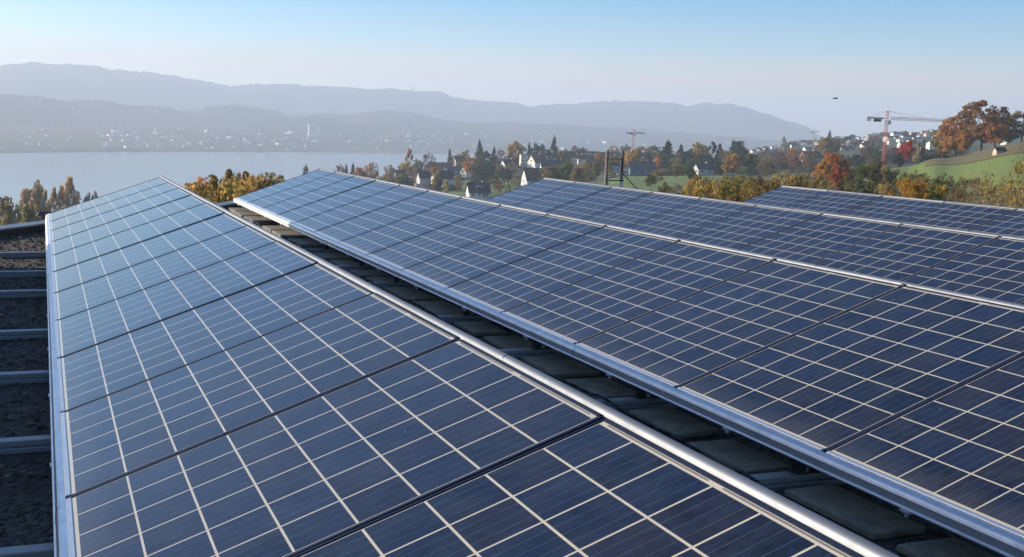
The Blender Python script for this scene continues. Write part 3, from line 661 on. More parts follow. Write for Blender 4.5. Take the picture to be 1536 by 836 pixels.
T = [
 # left, below the roof edge: poplars and their neighbours
 (32, 287, 430, 17, 'poplar', 'gold', 'first in the row of upright trees above the lake'),
 (52, 276, 440, 36, 'broad', 'brown', 'rounded, behind the upright trees above the lake'),
 (47, 290, 425, 15, 'poplar', 'gold', 'second in the row of upright trees above the lake'),
 (63, 288, 425, 15, 'poplar', 'gold', 'third in the row of upright trees above the lake'),
 (76, 284, 430, 16, 'poplar', 'gold', 'fourth in the row of upright trees above the lake'),
 (90, 281, 430, 17, 'poplar', 'gold', 'fifth in the row of upright trees above the lake'),
 (103, 268, 428, 22, 'poplar', 'gold', 'tallest, last in the row above the lake'),
 (-10, 300, 300, 44, 'broad', 'brown', 'at the left edge above the coping'),
 (12, 306, 280, 40, 'broad', 'brown', 'left of the upright trees'),
 (40, 312, 260, 40, 'broad', 'olive', 'low, in front of the upright trees'),
 (128, 292, 520, 16, 'broad', 'bluegreen', 'just right of the upright trees'),
 (140, 290, 540, 18, 'broad', 'brown', 'beside the blue-green tree above the far panel edge'),
 (90, 318, 230, 50, 'bush', 'olive', 'low behind the far corner of the leftmost row'),
 # autumn shrubs between first and second row
 (333, 274, 75, 34, 'near', 'rust', 'middle of the clump between the first and second row'),
 (352, 270, 72, 32, 'near', 'ochre', 'right of the clump between the first and second row'),
 (368, 266, 75, 26, 'near', 'brown', 'tall and brownish beside the second row'),
 (402, 268, 300, 22, 'broad', 'mauve', 'on the lake slope by the second row'),
 (312, 280, 54, 36, 'near', 'ochre', 'low and yellowish in the clump between the first and second row'),
 (455, 248, 800, 12, 'broad', 'grey', 'small, at the lake left of the second row top'),
 # ridge of trees at left of the village
 (505, 247, 820, 20, 'sparse', 'mauve', 'left end of the village tree line'),
 (515, 248, 800, 13, 'conifer', 'bluegreen', 'first of the two small firs by the lake'),
 (525, 246, 800, 14, 'conifer', 'bluegreen', 'second of the two small firs by the lake'),
 (536, 252, 720, 24, 'broad', 'rust', 'low, right of the two small firs'),
 (549, 246, 760, 26, 'sparse', 'orange', 'tall, before the grey gabled house'),
 (556, 244, 790, 16, 'sparse', 'mauve', 'thin-topped beside the grey gabled house'),
 (580, 248, 740, 24, 'sparse', 'mauve', 'between the grey house and the orange tree'),
 (575, 262, 620, 24, 'bush', 'brown', 'below the grey gabled house'),
 (609, 225, 840, 20, 'poplar', 'orange', 'tall and bright against the lake'),
 (604, 243, 800, 26, 'broad', 'ochre', 'at the foot of the tall orange tree'),
 (597, 262, 640, 22, 'broad', 'olive', 'left of the white gabled house'),
 (604, 266, 600, 20, 'broad', 'dark', 'just left of the white gabled house'),
 (622, 240, 860, 20, 'broad', 'olive', 'right of the tall orange tree'),
 (638, 231, 880, 26, 'sparse', 'grey', 'round crown against the lake'),
 (646, 246, 800, 22, 'broad', 'dark', 'under the round grey crown'),
 (669, 224, 900, 13, 'conifer', 'bluegreen', 'lone pointed top by the red roof'),
 (650, 255, 650, 18, 'broad', 'ochre', 'right of the white gabled house'),
 (648, 250, 700, 22, 'broad', 'orange', 'behind the white gabled house'),
 (665, 270, 560, 20, 'poplar', 'gold', 'small, standing before the lawn'),
 (655, 268, 600, 16, 'bush', 'dark', 'before the lawn'),
 (682, 232, 900, 16, 'broad', 'ochre', 'beside the pale house on the ridge'),
 (690, 226, 920, 18, 'broad', 'ochre', 'left of the tall fir'),
 (713, 213, 900, 22, 'conifer', 'bluegreen', 'tallest fir left of the village'),
 (722, 228, 860, 30, 'broad', 'dark', 'under the tallest fir'),
 (702, 236, 820, 30, 'broad', 'orange', 'copper-coloured below the tallest fir'),
 (692, 240, 850, 22, 'broad', 'dark', 'behind the pale monopitch house'),
 (722, 244, 720, 34, 'broad', 'dark', 'big mass above the house with the dormer'),
 (735, 222, 880, 16, 'conifer', 'bluegreen', 'smaller fir right of the tallest'),
 (745, 224, 940, 22, 'sparse', 'mauve', 'between fir and golden tree'),
 (768, 213, 900, 30, 'broad', 'yellow', 'large, bright, above the village roofs'),
 (759, 224, 870, 7, 'conifer', 'dark', 'very narrow, by the golden tree'),
 (787, 215, 900, 11, 'conifer', 'bluegreen', 'right of the golden tree'),
 (797, 216, 960, 18, 'broad', 'bluegreen', 'behind the dormered roof'),
 (806, 217, 980, 16, 'broad', 'dark', 'above the dormered roof'),
 (824, 207, 900, 20, 'conifer', 'bluegreen', 'big fir at the village top'),
 (815, 226, 860, 20, 'broad', 'dark', 'left of the big village fir'),
 (838, 226, 860, 26, 'broad', 'olive', 'right of the big village fir'),
 (752, 252, 700, 30, 'broad', 'dark', 'before the house with the white gable'),
 (762, 243, 760, 22, 'sparse', 'brown', 'right in front of the white gable house'),
 (738, 262, 640, 20, 'broad', 'olive', 'right of the house with the dormer'),
 (745, 268, 560, 18, 'sparse', 'brown', 'at the edge of the lower lawn'),
 (770, 262, 600, 20, 'sparse', 'brown', 'left of the dark barn'),
 (758, 275, 500, 14, 'sparse', 'olive', 'small, on the lower lawn'),
 (683, 262, 640, 18, 'sparse', 'brown', 'left of the house with the dormer'),
 # middle
 (822, 250, 520, 44, 'broad', 'brown', 'large, right of the dark barn'),
 (842, 243, 540, 36, 'broad', 'olive', 'above the third row left end'),
 (862, 252, 480, 30, 'broad', 'brown', 'above the third row corner'),
 (872, 242, 640, 18, 'broad', 'ochre', 'small round one left of the twin poles'),
 (888, 246, 620, 26, 'broad', 'olive', 'just left of the twin poles'),
 (855, 219, 960, 18, 'sparse', 'mauve', 'in the village skyline left of the roofs'),
 (866, 222, 980, 18, 'broad', 'dark', 'in the skyline behind the dark roofs'),
 (893, 230, 760, 24, 'broad', 'rust', 'behind the left pole'),
 (912, 219, 900, 26, 'sparse', 'rust', 'skyline tree behind the poles'),
 (930, 218, 950, 30, 'sparse', 'mauve', 'skyline tree left of the red crane'),
 (940, 226, 700, 24, 'broad', 'yellow', 'right of the right pole'),
 (948, 223, 760, 20, 'broad', 'ochre', 'behind the golden tree by the poles'),
 (955, 220, 1000, 30, 'sparse', 'brown', 'skyline tree right of the red crane'),
 (965, 229, 760, 16, 'broad', 'ochre', 'left of the big conifer group'),
 (972, 219, 900, 26, 'broad', 'brown', 'skyline tree behind the conifer group'),
 (980, 234, 720, 14, 'broad', 'orange', 'small bright one left of the big conifer'),
 (993, 213, 730, 34, 'conifer', 'dark', 'biggest of the central conifers'),
 (984, 230, 740, 20, 'conifer', 'dark', 'left shoulder of the central conifers'),
 (1013, 218, 740, 18, 'conifer', 'dark', 'second of the central conifers'),
 (1004, 235, 720, 22, 'broad', 'dark', 'low between the central conifers'),
 (1025, 224, 760, 20, 'broad', 'bluegreen', 'right of the central conifers'),
 (1038, 215, 760, 20, 'broad', 'yellow', 'left of the upright dark trees'),
 (1045, 217, 780, 24, 'broad', 'ochre', 'behind the yellow one by the dark trees'),
 (1060, 214, 740, 20, 'poplar', 'dark', 'tall, first of the dark pair'),
 (1070, 217, 740, 16, 'poplar', 'olive', 'between the dark pair'),
 (1052, 234, 700, 26, 'broad', 'dark', 'before the pale garden house'),
 (1090, 212, 800, 18, 'conifer', 'bluegreen', 'left peak of the blue-green pair'),
 (1098, 213, 780, 24, 'broad', 'bluegreen', 'right peak of the blue-green pair'),
 (1105, 222, 760, 18, 'broad', 'dark', 'right shoulder of the blue-green pair'),
 (1092, 232, 560, 28, 'broad', 'orange', 'on the meadow edge, left half'),
 (1083, 240, 560, 18, 'broad', 'ochre', 'on the meadow edge beside the orange tree'),
 (1118, 232, 560, 26, 'broad', 'olive', 'right of the orange meadow tree'),
 (1135, 238, 580, 26, 'sparse', 'brown', 'right of the olive meadow tree'),
 (1028, 240, 640, 20, 'broad', 'green', 'behind the meadow'),
 (1075, 243, 620, 22, 'broad', 'dark', 'behind the meadow, left of the orange tree'),
 (978, 256, 430, 26, 'sparse', 'brown', 'on the near meadow'),
 (970, 262, 420, 18, 'bush', 'olive', 'under the brown tree on the near meadow'),
 (1008, 248, 520, 18, 'broad', 'olive', 'left of the orchard'),
 (1030, 252, 480, 20, 'broad', 'green', 'at the top of the orchard'),
 # right middle
 (1160, 228, 700, 26, 'sparse', 'mauve', 'by the white village houses'),
 (1180, 222, 720, 26, 'sparse', 'rust', 'below the village, left of the olive round tree'),
 (1205, 226, 640, 26, 'sparse', 'brown', 'left of the red beech'),
 (1165, 205, 1300, 10, 'poplar', 'brown', 'thin one on the far village skyline'),
 (1228, 207, 900, 34, 'broad', 'ochre', 'round, standing out before the village hill'),
 (1240, 210, 910, 24, 'broad', 'olive', 'right half of the round village tree'),
 (1232, 197, 1300, 10, 'conifer', 'bluegreen', 'small point on the village skyline'),
 (1243, 232, 300, 52, 'broad', 'copper', 'large copper beech before the village', ),
 (1226, 242, 290, 30, 'broad', 'orange', 'left flank of the copper beech'),
 (1255, 250, 270, 40, 'broad', 'copper', 'lower half of the copper beech'),
 (1275, 232, 700, 26, 'broad', 'dark', 'behind the copper beech'),
 (1300, 244, 260, 56, 'broad', 'olive', 'wide, right of the copper beech'),
 (1278, 250, 240, 40, 'sparse', 'green', 'between beech and wide olive tree'),
 (1325, 250, 240, 34, 'broad', 'brown', 'right of the wide olive tree'),
 (1304, 224, 700, 18, 'broad', 'green', 'left of the large crane foot'),
 (1290, 220, 760, 18, 'broad', 'mauve', 'second left of the large crane foot'),
 (1330, 222, 800, 20, 'broad', 'mauve', 'right of the large crane foot'),
 (1349, 213, 520, 24, 'broad', 'red', 'round and vivid at the field edge'),
 (1364, 212, 530, 11, 'poplar', 'gold', 'narrow beside the red round tree'),
 (1373, 222, 520, 12, 'poplar', 'dark', 'narrow beside the yellow narrow tree'),
 (1338, 230, 500, 18, 'bush', 'dark', 'low left of the red round tree'),
 (1398, 228, 470, 22, 'bush', 'dark', 'low right of the white villa'),
 (1380, 232, 470, 20, 'bush', 'dark', 'below the white villa'),
 (1458, 156, 420, 74, 'oak', 'rust', 'largest on the skyline at the top of the field'),
 (1420, 178, 430, 52, 'oak', 'rust', 'left half of the big skyline group'),
 (1402, 190, 440, 34, 'oak', 'ochre', 'left flank of the big skyline group'),
 (1432, 202, 415, 22, 'broad', 'orange', 'low bright one under the skyline group'),
 (1478, 180, 415, 46, 'oak', 'rust', 'right flank of the big skyline group'),
 (1517, 169, 430, 44, 'oak', 'brown', 'rounded, at the right end of the skyline'),
 (1542, 176, 440, 34, 'oak', 'brown', 'at the right picture edge on the skyline'),
 (1498, 196, 440, 24, 'broad', 'green', 'low between the two skyline groups'),
 # scrub in front of the field
 (1352, 262, 180, 50, 'sparse', 'olive', 'scrub below the field tip'),
 (1368, 258, 200, 40, 'sparse', 'brown', 'scrub at the foot of the field'),
 (1385, 266, 160, 50, 'sparse', 'olive', 'scrub before the bright field'),
 (1410, 262, 190, 40, 'sparse', 'brown', 'scrub before the bright field, right part'),
 (1437, 268, 170, 46, 'sparse', 'olive', 'scrub right of the dark round bush'),
 (1462, 268, 165, 40, 'sparse', 'brown', 'scrub left of the near twiggy tree'),
 (1394, 275, 95, 30, 'bush', 'green', 'dark and rounded just above the far panel row'),
 (1363, 272, 85, 13, 'near', 'yellow', 'small, just above the far panel row'),
 (1350, 286, 85, 16, 'near', 'orange', 'tiny, left of the small yellow shrub'),
 (1376, 288, 85, 14, 'near', 'ochre', 'tiny, right of the small yellow shrub'),
 (1410, 286, 120, 40, 'sparse', 'grey', 'scrub just above the far panel row'),
 (1440, 284, 110, 46, 'sparse', 'brown', 'scrub above the right panel row'),
 (1330, 282, 110, 36, 'bush', 'brown', 'scrub behind the far row left part'),
 (1300, 276, 130, 40, 'sparse', 'olive', 'scrub below the wide olive tree'),
 (1270, 276, 130, 34, 'sparse', 'brown', 'scrub below the copper beech'),
 (1552, 232, 46, 90, 'twiggy', 'ochre', 'close, twiggy, leaning in at the right edge'),
 (1516, 272, 44, 60, 'twiggy', 'brown', 'close, lower, at the right edge'),
 (1484, 286, 52, 40, 'twiggy', 'olive', 'close, lowest, left of the twiggy edge tree'),
 (1570, 270, 40, 90, 'twiggy', 'ochre', 'close, at the right picture edge'),
]
for a in T: tree(*a)
for i in range(16): tree(985+i*11+trng.uniform(-4, 4), 250+trng.uniform(-3, 3), trng.uniform(640, 690), trng.uniform(18, 30), 'bush', trng.choice(['dark', 'olive', 'green', 'brown']), label='low dark hedge bush along the far edge of the middle meadow', group='hedge bushes along the meadow')
# orchard and hedge scrub between the twin poles and the far row
rng = random.Random(21)
for i in range(30):
    px = rng.uniform(985, 1215); d = rng.uniform(150, 330)
    if px < 1040 and d > 250: continue
    top = 267+rng.uniform(-6, 9)+max(0, (300-d))*.05
    tree(px, top, d, rng.uniform(24, 44), rng.choice(['sparse', 'sparse', 'bush']), rng.choice(['brown', 'olive', 'olive', 'ochre', 'grey']), label='low brown and olive orchard tree on the slope behind the panel rows', group='orchard trees')
for i in range(13):
    px = 1062+i*9.5+rng.uniform(-4, 4); tree(px, 283-i*.9+rng.uniform(-5, 4), rng.uniform(62, 80), rng.uniform(24, 36), 'near', rng.choice(['ochre', 'olive', 'olive', 'brown']), label='ochre twiggy hedge shrub between the third row and the far right row', group='hedge shrubs')
# filler trees through the village and on the village hill
for i in range(150):
    px = rng.uniform(520, 1140); d = rng.uniform(640, 1060)
    x, y = xy(px, d); zb = ground(x, y); h = rng.uniform(6, 12)
    top = hor(px)+(CAM.z-(zb+h))*FPX/d
    lim = float(np.interp(px, [500, 560, 600, 700, 800, 900, 960, 1100, 1200], [250, 250, 246, 232, 222, 224, 222, 222, 224]))
    if top < lim: continue
    tree(px, top, d, rng.uniform(10, 24), rng.choice(['broad', 'sparse', 'broad', 'conifer']), rng.choice(['dark', 'olive', 'brown', 'bluegreen', 'rust', 'mauve', 'brown']), label='small garden tree among the village houses', group='garden trees in the village')
for i in range(200):
    px = rng.uniform(1105, 1440); d = rng.uniform(700, 2050)
    x, y = xy(px, d); zb = ground(x, y); h = rng.uniform(5, 10); top = hor(px)+(CAM.z-(zb+h))*FPX/d
    tree(px, top, d, rng.uniform(11, 17)*FPX/d*1.0, rng.choice(['broad', 'sparse', 'broad', 'conifer']), rng.choice(['dark', 'olive', 'brown', 'bluegreen', 'bluegreen', 'mauve', 'brown']), label='small hazy tree among the houses on the village hill', group='trees on the village hill')

# ------------------------------------------------------------------ houses
def house(px, d, L, D, hw, hr, yaw, wall, roof, label, win=(), chimney=True, dz=0., group='village houses', base=None, dormer=0, flat=False):
    """ridge runs along local x; yaw 0: eave side faces the camera"""
    x, y = xy(px, d); z = (ground(x, y) if base is None else base)+dz-.3
    e0 = empty('house', label, 'house', (x, y, z), -azi(px)+R(yaw), group)
    b = MB(); hx, hy = L/2, D/2
    if flat: b.box(-hx, hx, -hy, hy, 0, hw)
    else:
        b.add([(-hx, -hy, 0), (hx, -hy, 0), (hx, hy, 0), (-hx, hy, 0), (-hx, -hy, hw), (hx, -hy, hw), (hx, hy, hw), (-hx, hy, hw), (-hx, 0, hw+hr), (hx, 0, hw+hr)],
              [(0, 1, 5, 4), (2, 3, 7, 6), (1, 2, 6, 9, 5), (3, 0, 4, 8, 7), (3, 2, 1, 0)])
    b.build('wall', M['w_'+wall], e0)
    b = MB(); ov = .6 if L > 6 else .15
    if flat: b.box(-hx-.3, hx+.3, -hy-.3, hy+.3, hw+.01, hw+.35)
    else:
        for s in (-1, 1):
            k = hr/hy; y0, z0, y1, z1 = s*(hy+ov), hw-ov*k, 0, hw+hr
            b.add([(-hx-ov, y0, z0+.05), (hx+ov, y0, z0+.05), (hx+ov, y1, z1+.05), (-hx-ov, y1, z1+.05), (-hx-ov, y0, z0+.3), (hx+ov, y0, z0+.3), (hx+ov, y1, z1+.3), (-hx-ov, y1, z1+.3)],
                  [(3, 2, 1, 0), (4, 5, 6, 7), (0, 1, 5, 4), (1, 2, 6, 5), (2, 3, 7, 6), (3, 0, 4, 7)])
    rf_ = b.build('roof', M['r_'+roof], e0)
    if chimney and not flat:
        b = MB(); b.box(hx*.35, hx*.35+.8, .4, 1.2, hw+hr*.5, hw+hr+1.1); b.build('chimney', M['w_grey'], rf_)
    for k in range(dormer):
        xc = 0 if dormer == 1 else -hx*.6+k*1.2*hx/(dormer-1); dw = 1.8 if dormer == 1 else .9
        b = MB(); b.box(xc-dw, xc+dw, -hy*.75, -hy*.1, hw+hr*.2, hw+hr*.72); b.build('dormer', M['w_'+('grey' if dormer == 1 else 'white')], rf_)
        b = MB(); b.box(xc-dw*.75, xc+dw*.75, -hy*.75-.06, -hy*.75-.01, hw+hr*.3, hw+hr*.62); b.build('window', M['pane'], rf_)
    for (f, u, zc, ww, wh) in win:     # f: 'f' eave front, 'l' left gable
        b = MB()
        if f == 'f': b.box(u-ww/2, u+ww/2, -hy-.05, -hy-.01, zc-wh/2, zc+wh/2)
        else: b.box(-hx-.05, -hx-.01, u-ww/2, u+ww/2, zc-wh/2, zc+wh/2)
        b.build('window', M['pane'], e0)
    return e0
F2 = lambda L, zs=(1.6, 4.3), n=3: [('f', -L/2+L*(i+.5)/n, z, 1.1, 1.4) for z in zs for i in range(n)]
G2 = [('l', -1.5, 2.0, 1.1, 1.3), ('l', 1.5, 2.0, 1.1, 1.3), ('l', 0, 4.8, 1.1, 1.3)]
house(624, 720, 11, 8, 5.6, 3.4, -68, 'white', 'dark', 'white house with its gable end to the viewer, left of the lower lawn', G2+F2(11))
house(614, 715, 5, 5, 2.8, 1.2, -68, 'cream', 'brown', 'low cream annex left of the white gabled house', ())
house(713, 590, 11.5, 8, 4.0, 4.8, 14, 'white', 'dark', 'white house with steep dark roof and one wide dormer above the second panel row', [('f', -3.6, 2.3, 1.1, 1.5), ('f', -.2, 2.5, .8, 1.), ('f', 2.4, 2.3, 1.1, 1.5), ('f', 4.2, 2.3, 1.1, 1.5)], dormer=1)
house(758, 800, 12, 9, 6, 5.2, 38, 'white', 'dark', 'dark-roofed house with a sunlit white gable below the golden tree', G2, dz=3.0)
house(800, 800, 12, 9, 7, 5, 40, 'white', 'red', 'tall white house with reddish roof and sunlit gable in the village centre', G2+[('l', 0, 7.5, 1, 1.2)], dz=5.0)
house(797, 860, 24, 10, 9, 0, 8, 'cream', 'slate', 'long flat-topped cream apartment block behind the reddish roof', F2(24, (1.6, 4.6, 7.4), 6), flat=True, dz=6.5)
house(794, 640, 11, 9, 3.5, 6.5, 24, 'white', 'brown', 'big brown-roofed barn with a narrow white gable left of the third row', [('l', 0, 2.5, 1.4, 1.6)], dz=3.5)
house(820, 780, 14, 9, 4, 4.5, 10, 'grey', 'slate', 'dark slate roof right of the tall white house', F2(14), dz=5)
house(694, 850, 8, 7, 5, 4.5, 48, 'white', 'brown', 'small house with a bright white triangular gable under the tall fir', G2, dz=3.5)
house(672, 800, 11, 8, 5, 2.6, 30, 'white', 'slate', 'white house with low-pitched roof below the lone pointed conifer', G2+F2(11), dz=6)
house(653, 880, 18, 9, 4, 4, 0, 'cream', 'red', 'long reddish-brown roof beside the lone pointed conifer', F2(18), dz=6.5)
house(682, 900, 9, 8, 6, 3.4, 30, 'pink', 'brown', 'pale pinkish house on the ridge left of the tall fir', G2+F2(9), dz=9.5)
house(566, 700, 9, 8, 5, 3.8, -70, 'grey', 'slate', 'grey gabled house at the left end of the village', G2, dz=3.5)
house(596, 800, 8, 8, 4, 3.2, 20, 'grey', 'dark', 'dark roof left of the tall orange tree', (), dz=5)
house(538, 720, 12, 8, 3.5, 3, 0, 'pink', 'red', 'low reddish house near the two small firs', (), dz=4)
house(640, 700, 15, 9, 4, 4, 15, 'grey', 'dark', 'large dark roof right of the white gabled house', (), dz=5.5)
house(660, 690, 13, 9, 4, 4.5, 22, 'grey', 'dark', 'second large dark roof right of the white gabled house', (), dz=5.5)
house(803, 960, 18, 10, 5, 5, 6, 'cream', 'dark', 'dark roof with three small white dormers at the top of the village', F2(18, (2,), 4), dormer=3, dz=7)
house(850, 940, 18, 10, 5, 4.5, 6, 'cream', 'dark', 'dark roof with two pale dormers right of the big fir', F2(18, (2,), 4), dormer=2, dz=5)
house(876, 880, 17, 10, 5, 5.5, 4, 'white', 'brown', 'brown roof with four pale dormers left of the twin poles', F2(17, (3,), 4), dormer=4, dz=4)
house(893, 930, 13, 9, 4, 4, 4, 'grey', 'dark', 'dark roof at the right end of the dormered row', (), dz=4)
house(915, 860, 16, 9, 4.5, 4.5, 4, 'pink', 'brown', 'brown roof with pale dormers behind the twin poles', (), dormer=3, dz=3)
house(956, 640, 14, 9, 4, 3.6, 6, 'blue', 'slate', 'bluish house behind the car park', F2(14, (2,), 3), dz=1)
house(1048, 620, 9, 7, 3.5, 2.6, 25, 'grey', 'slate', 'small pale garden house before the dark conifers', F2(9, (2,), 2), dz=1)
house(1392, 560, 8, 6, 2.8, 0, 12, 'white', 'slate', 'bright white flat-roofed villa at the left edge of the field', F2(8, (1.5,), 3), flat=True, dz=7.0)
house(1385, 545, 2.6, 3, 3.6, 0, 12, 'white', 'slate', 'white cube-like wing left of the flat-roofed villa', (), flat=True, dz=6.6)
house(1486, 338, 2.6, 2.2, 1.5, .8, 25, 'pink', 'dark', 'small vineyard hut on the field', (), chimney=False, group='huts')
house(1499, 520, 5, 4, 3, 1.6, 30, 'white', 'dark', 'pale house half hidden between the two skyline trees', G2, dz=1)
house(1206, 720, 11, 8, 4, 3.2, 30, 'pink', 'red', 'pinkish house left of the ochre round tree', G2, dz=6)
rng = random.Random(8)
# village on the hill at the right
def small_house(i, L, D, hw, hr, wall, roof):
    b = MB(); hx, hy = L/2, D/2
    b.add([(-hx, -hy, 0), (hx, -hy, 0), (hx, hy, 0), (-hx, hy, 0), (-hx, -hy, hw), (hx, -hy, hw), (hx, hy, hw), (-hx, hy, hw), (-hx, 0, hw+hr), (hx, 0, hw+hr)],
          [(0, 1, 5, 4), (2, 3, 7, 6), (1, 2, 6, 9, 5), (3, 0, 4, 8, 7), (3, 2, 1, 0)])
    b.cur = 1
    for s in (-1, 1):
        k = hr/hy; y0, z0 = s*(hy+.5), hw-.5*k
        b.add([(-hx-.5, y0, z0+.05), (hx+.5, y0, z0+.05), (hx+.5, 0, hw+hr+.05), (-hx-.5, 0, hw+hr+.05), (-hx-.5, y0, z0+.3), (hx+.5, y0, z0+.3), (hx+.5, 0, hw+hr+.3), (-hx-.5, 0, hw+hr+.3)],
              [(3, 2, 1, 0), (4, 5, 6, 7), (0, 1, 5, 4), (1, 2, 6, 5), (2, 3, 7, 6), (3, 0, 4, 7)])
    b.cur = 2
    for u in (-.5, 0, .5):
        for zz in (1.2, hw-1.6): b.box(u*hx-.5, u*hx+.5, -hy-.05, -hy-.01, zz, zz+1.1)
    return b.mesh('small_house', [M['w_'+wall], M['r_'+roof], M['pane']])
SH = [small_house(0, 11, 8, 5.5, 3, 'white', 'brown'), small_house(1, 14, 9, 6, 2.4, 'white', 'slate'), small_house(2, 9, 8, 6.5, 3.4, 'cream', 'red'), small_house(3, 18, 10, 8, 2.2, 'white', 'dark'), small_house(4, 12, 9, 4.8, 3.4, 'cream', 'dark')]
HV = [(1120, 218), (1150, 215), (1153, 218), (1136, 224), (1168, 229), (1188, 212), (1201, 228), (1166, 226), (1108, 222), (1262, 215), (1266, 202), (1262, 222), (1286, 219), (1299, 204), (1300, 201), (1290, 200), (1285, 221), (1252, 224), (1232, 223), (1331, 211), (1337, 213), (1344, 209), (1322, 216), (1320, 212), (1356, 204), (1372, 202), (1382, 199), (1376, 205), (1398, 201), (1402, 199), (1412, 203), (1362, 212), (1352, 218), (1330, 205), (1310, 209), (1275, 209), (1246, 212), (1420, 210), (1408, 212), (1180, 221), (1216, 216), (1342, 222), (1366, 208), (1290, 212), (1390, 207), (1210, 209), (1140, 213), (1128, 212), (1098, 216), (1410, 206)]
for i, (px, py) in enumerate(HV):
    best = min(np.linspace(650, 2050, 141), key=lambda d: abs(zat(px, py+4, d)-ground(*xy(px, d)))+d*.0005)
    x, y = xy(px, best); o = link('small_house', SH[i % 5]); o.location = (x, y, ground(x, y)+2.6); o.rotation_euler = (0, 0, -azi(px)+R(rng.choice([35, 50, 20, -60, 70]))); o.scale = (.62,)*3
    tag(o, 'small pale house among trees on the village hill', 'house', 'houses on the village hill')
# town across the lake
i = 0; rng = random.Random(31)
HB = [small_house(0, 16, 11, 8, 4, 'white', 'brown'), small_house(1, 26, 12, 9, 3, 'white', 'red'), small_house(2, 13, 11, 8, 5, 'cream', 'red'), small_house(3, 40, 14, 12, 2, 'white', 'slate')]
while i < 270:
    px = rng.choice([rng.uniform(-20, 480), rng.uniform(150, 330), rng.uniform(300, 620), rng.uniform(600, 1180)]); d = I(px, SHORE)+rng.uniform(90, 1050)*rng.uniform(.5, 1)
    x, y = xy(px, d); o = link('small_house', HB[rng.choice([0, 0, 1, 2, 2, 3])]); s = rng.uniform(.4, .72); o.scale = (s, s, s)
    o.location = (x, y, farz(px, d)+1.5); o.rotation_euler = (0, 0, rng.uniform(0, 3.1))
    tag(o, 'tiny pale house in the hazy town across the lake', 'house', 'houses in the town across the lake'); i += 1
def church(px, d, h, lab):
    x, y = xy(px, d); e0 = empty('church', lab, 'church', (x, y, farz(px, d)), rng.uniform(0, 1.5))
    b = MB(); b.box(-4, 4, -4, 4, -2, h*.62); b.build('tower', M['w_white'], e0)
    b = MB(); q = 4.4; b.add([(-q, -q, h*.62), (q, -q, h*.62), (q, q, h*.62), (-q, q, h*.62), (0, 0, h)], [(3, 2, 1, 0), (0, 1, 4), (1, 2, 4), (2, 3, 4), (3, 0, 4)]); b.build('spire', M['r_slate'], e0)
    b = MB(); b.box(4.1, 26, -7, 7, -2, 10); b.build('nave', M['w_white'], e0)
church(459, 4300, 75, 'pale church tower in the left part of the town across the lake')
church(607, 4550, 62, 'thin white church steeple in the middle of the town across the lake')
church(874, 5000, 50, 'white church by the far shore seen above the village roofs')
x, y = xy(612, I(612, SHORE)+4200); z = zat(612, 137, I(612, SHORE)+4200)
e0 = empty('lookout_tower', 'tiny lattice tower on the crest of the hazy ridge', 'tower', (x, y, z-10))
b = MB()
for sx in (-1, 1):
    for sy in (-1, 1): b.tube((sx*7, sy*7, 0), (sx*3, sy*3, 38), 1.2, 1)
for zz in (8, 16, 24, 32):
    q = 7-4*zz/38; b.tube((-q, -q, zz), (q, q, zz+4), .8); b.tube((q, -q, zz), (-q, q, zz+4), .8)
b.build('lattice', M['steel_dark'], e0); b = MB(); b.box(-6, 6, -6, 6, 34, 38); b.build('platform', M['steel_dark'], e0)
b = MB(); b.tube((0, 0, 38), (0, 0, 52), .9, .4); b.build('antenna', M['steel_dark'], e0)

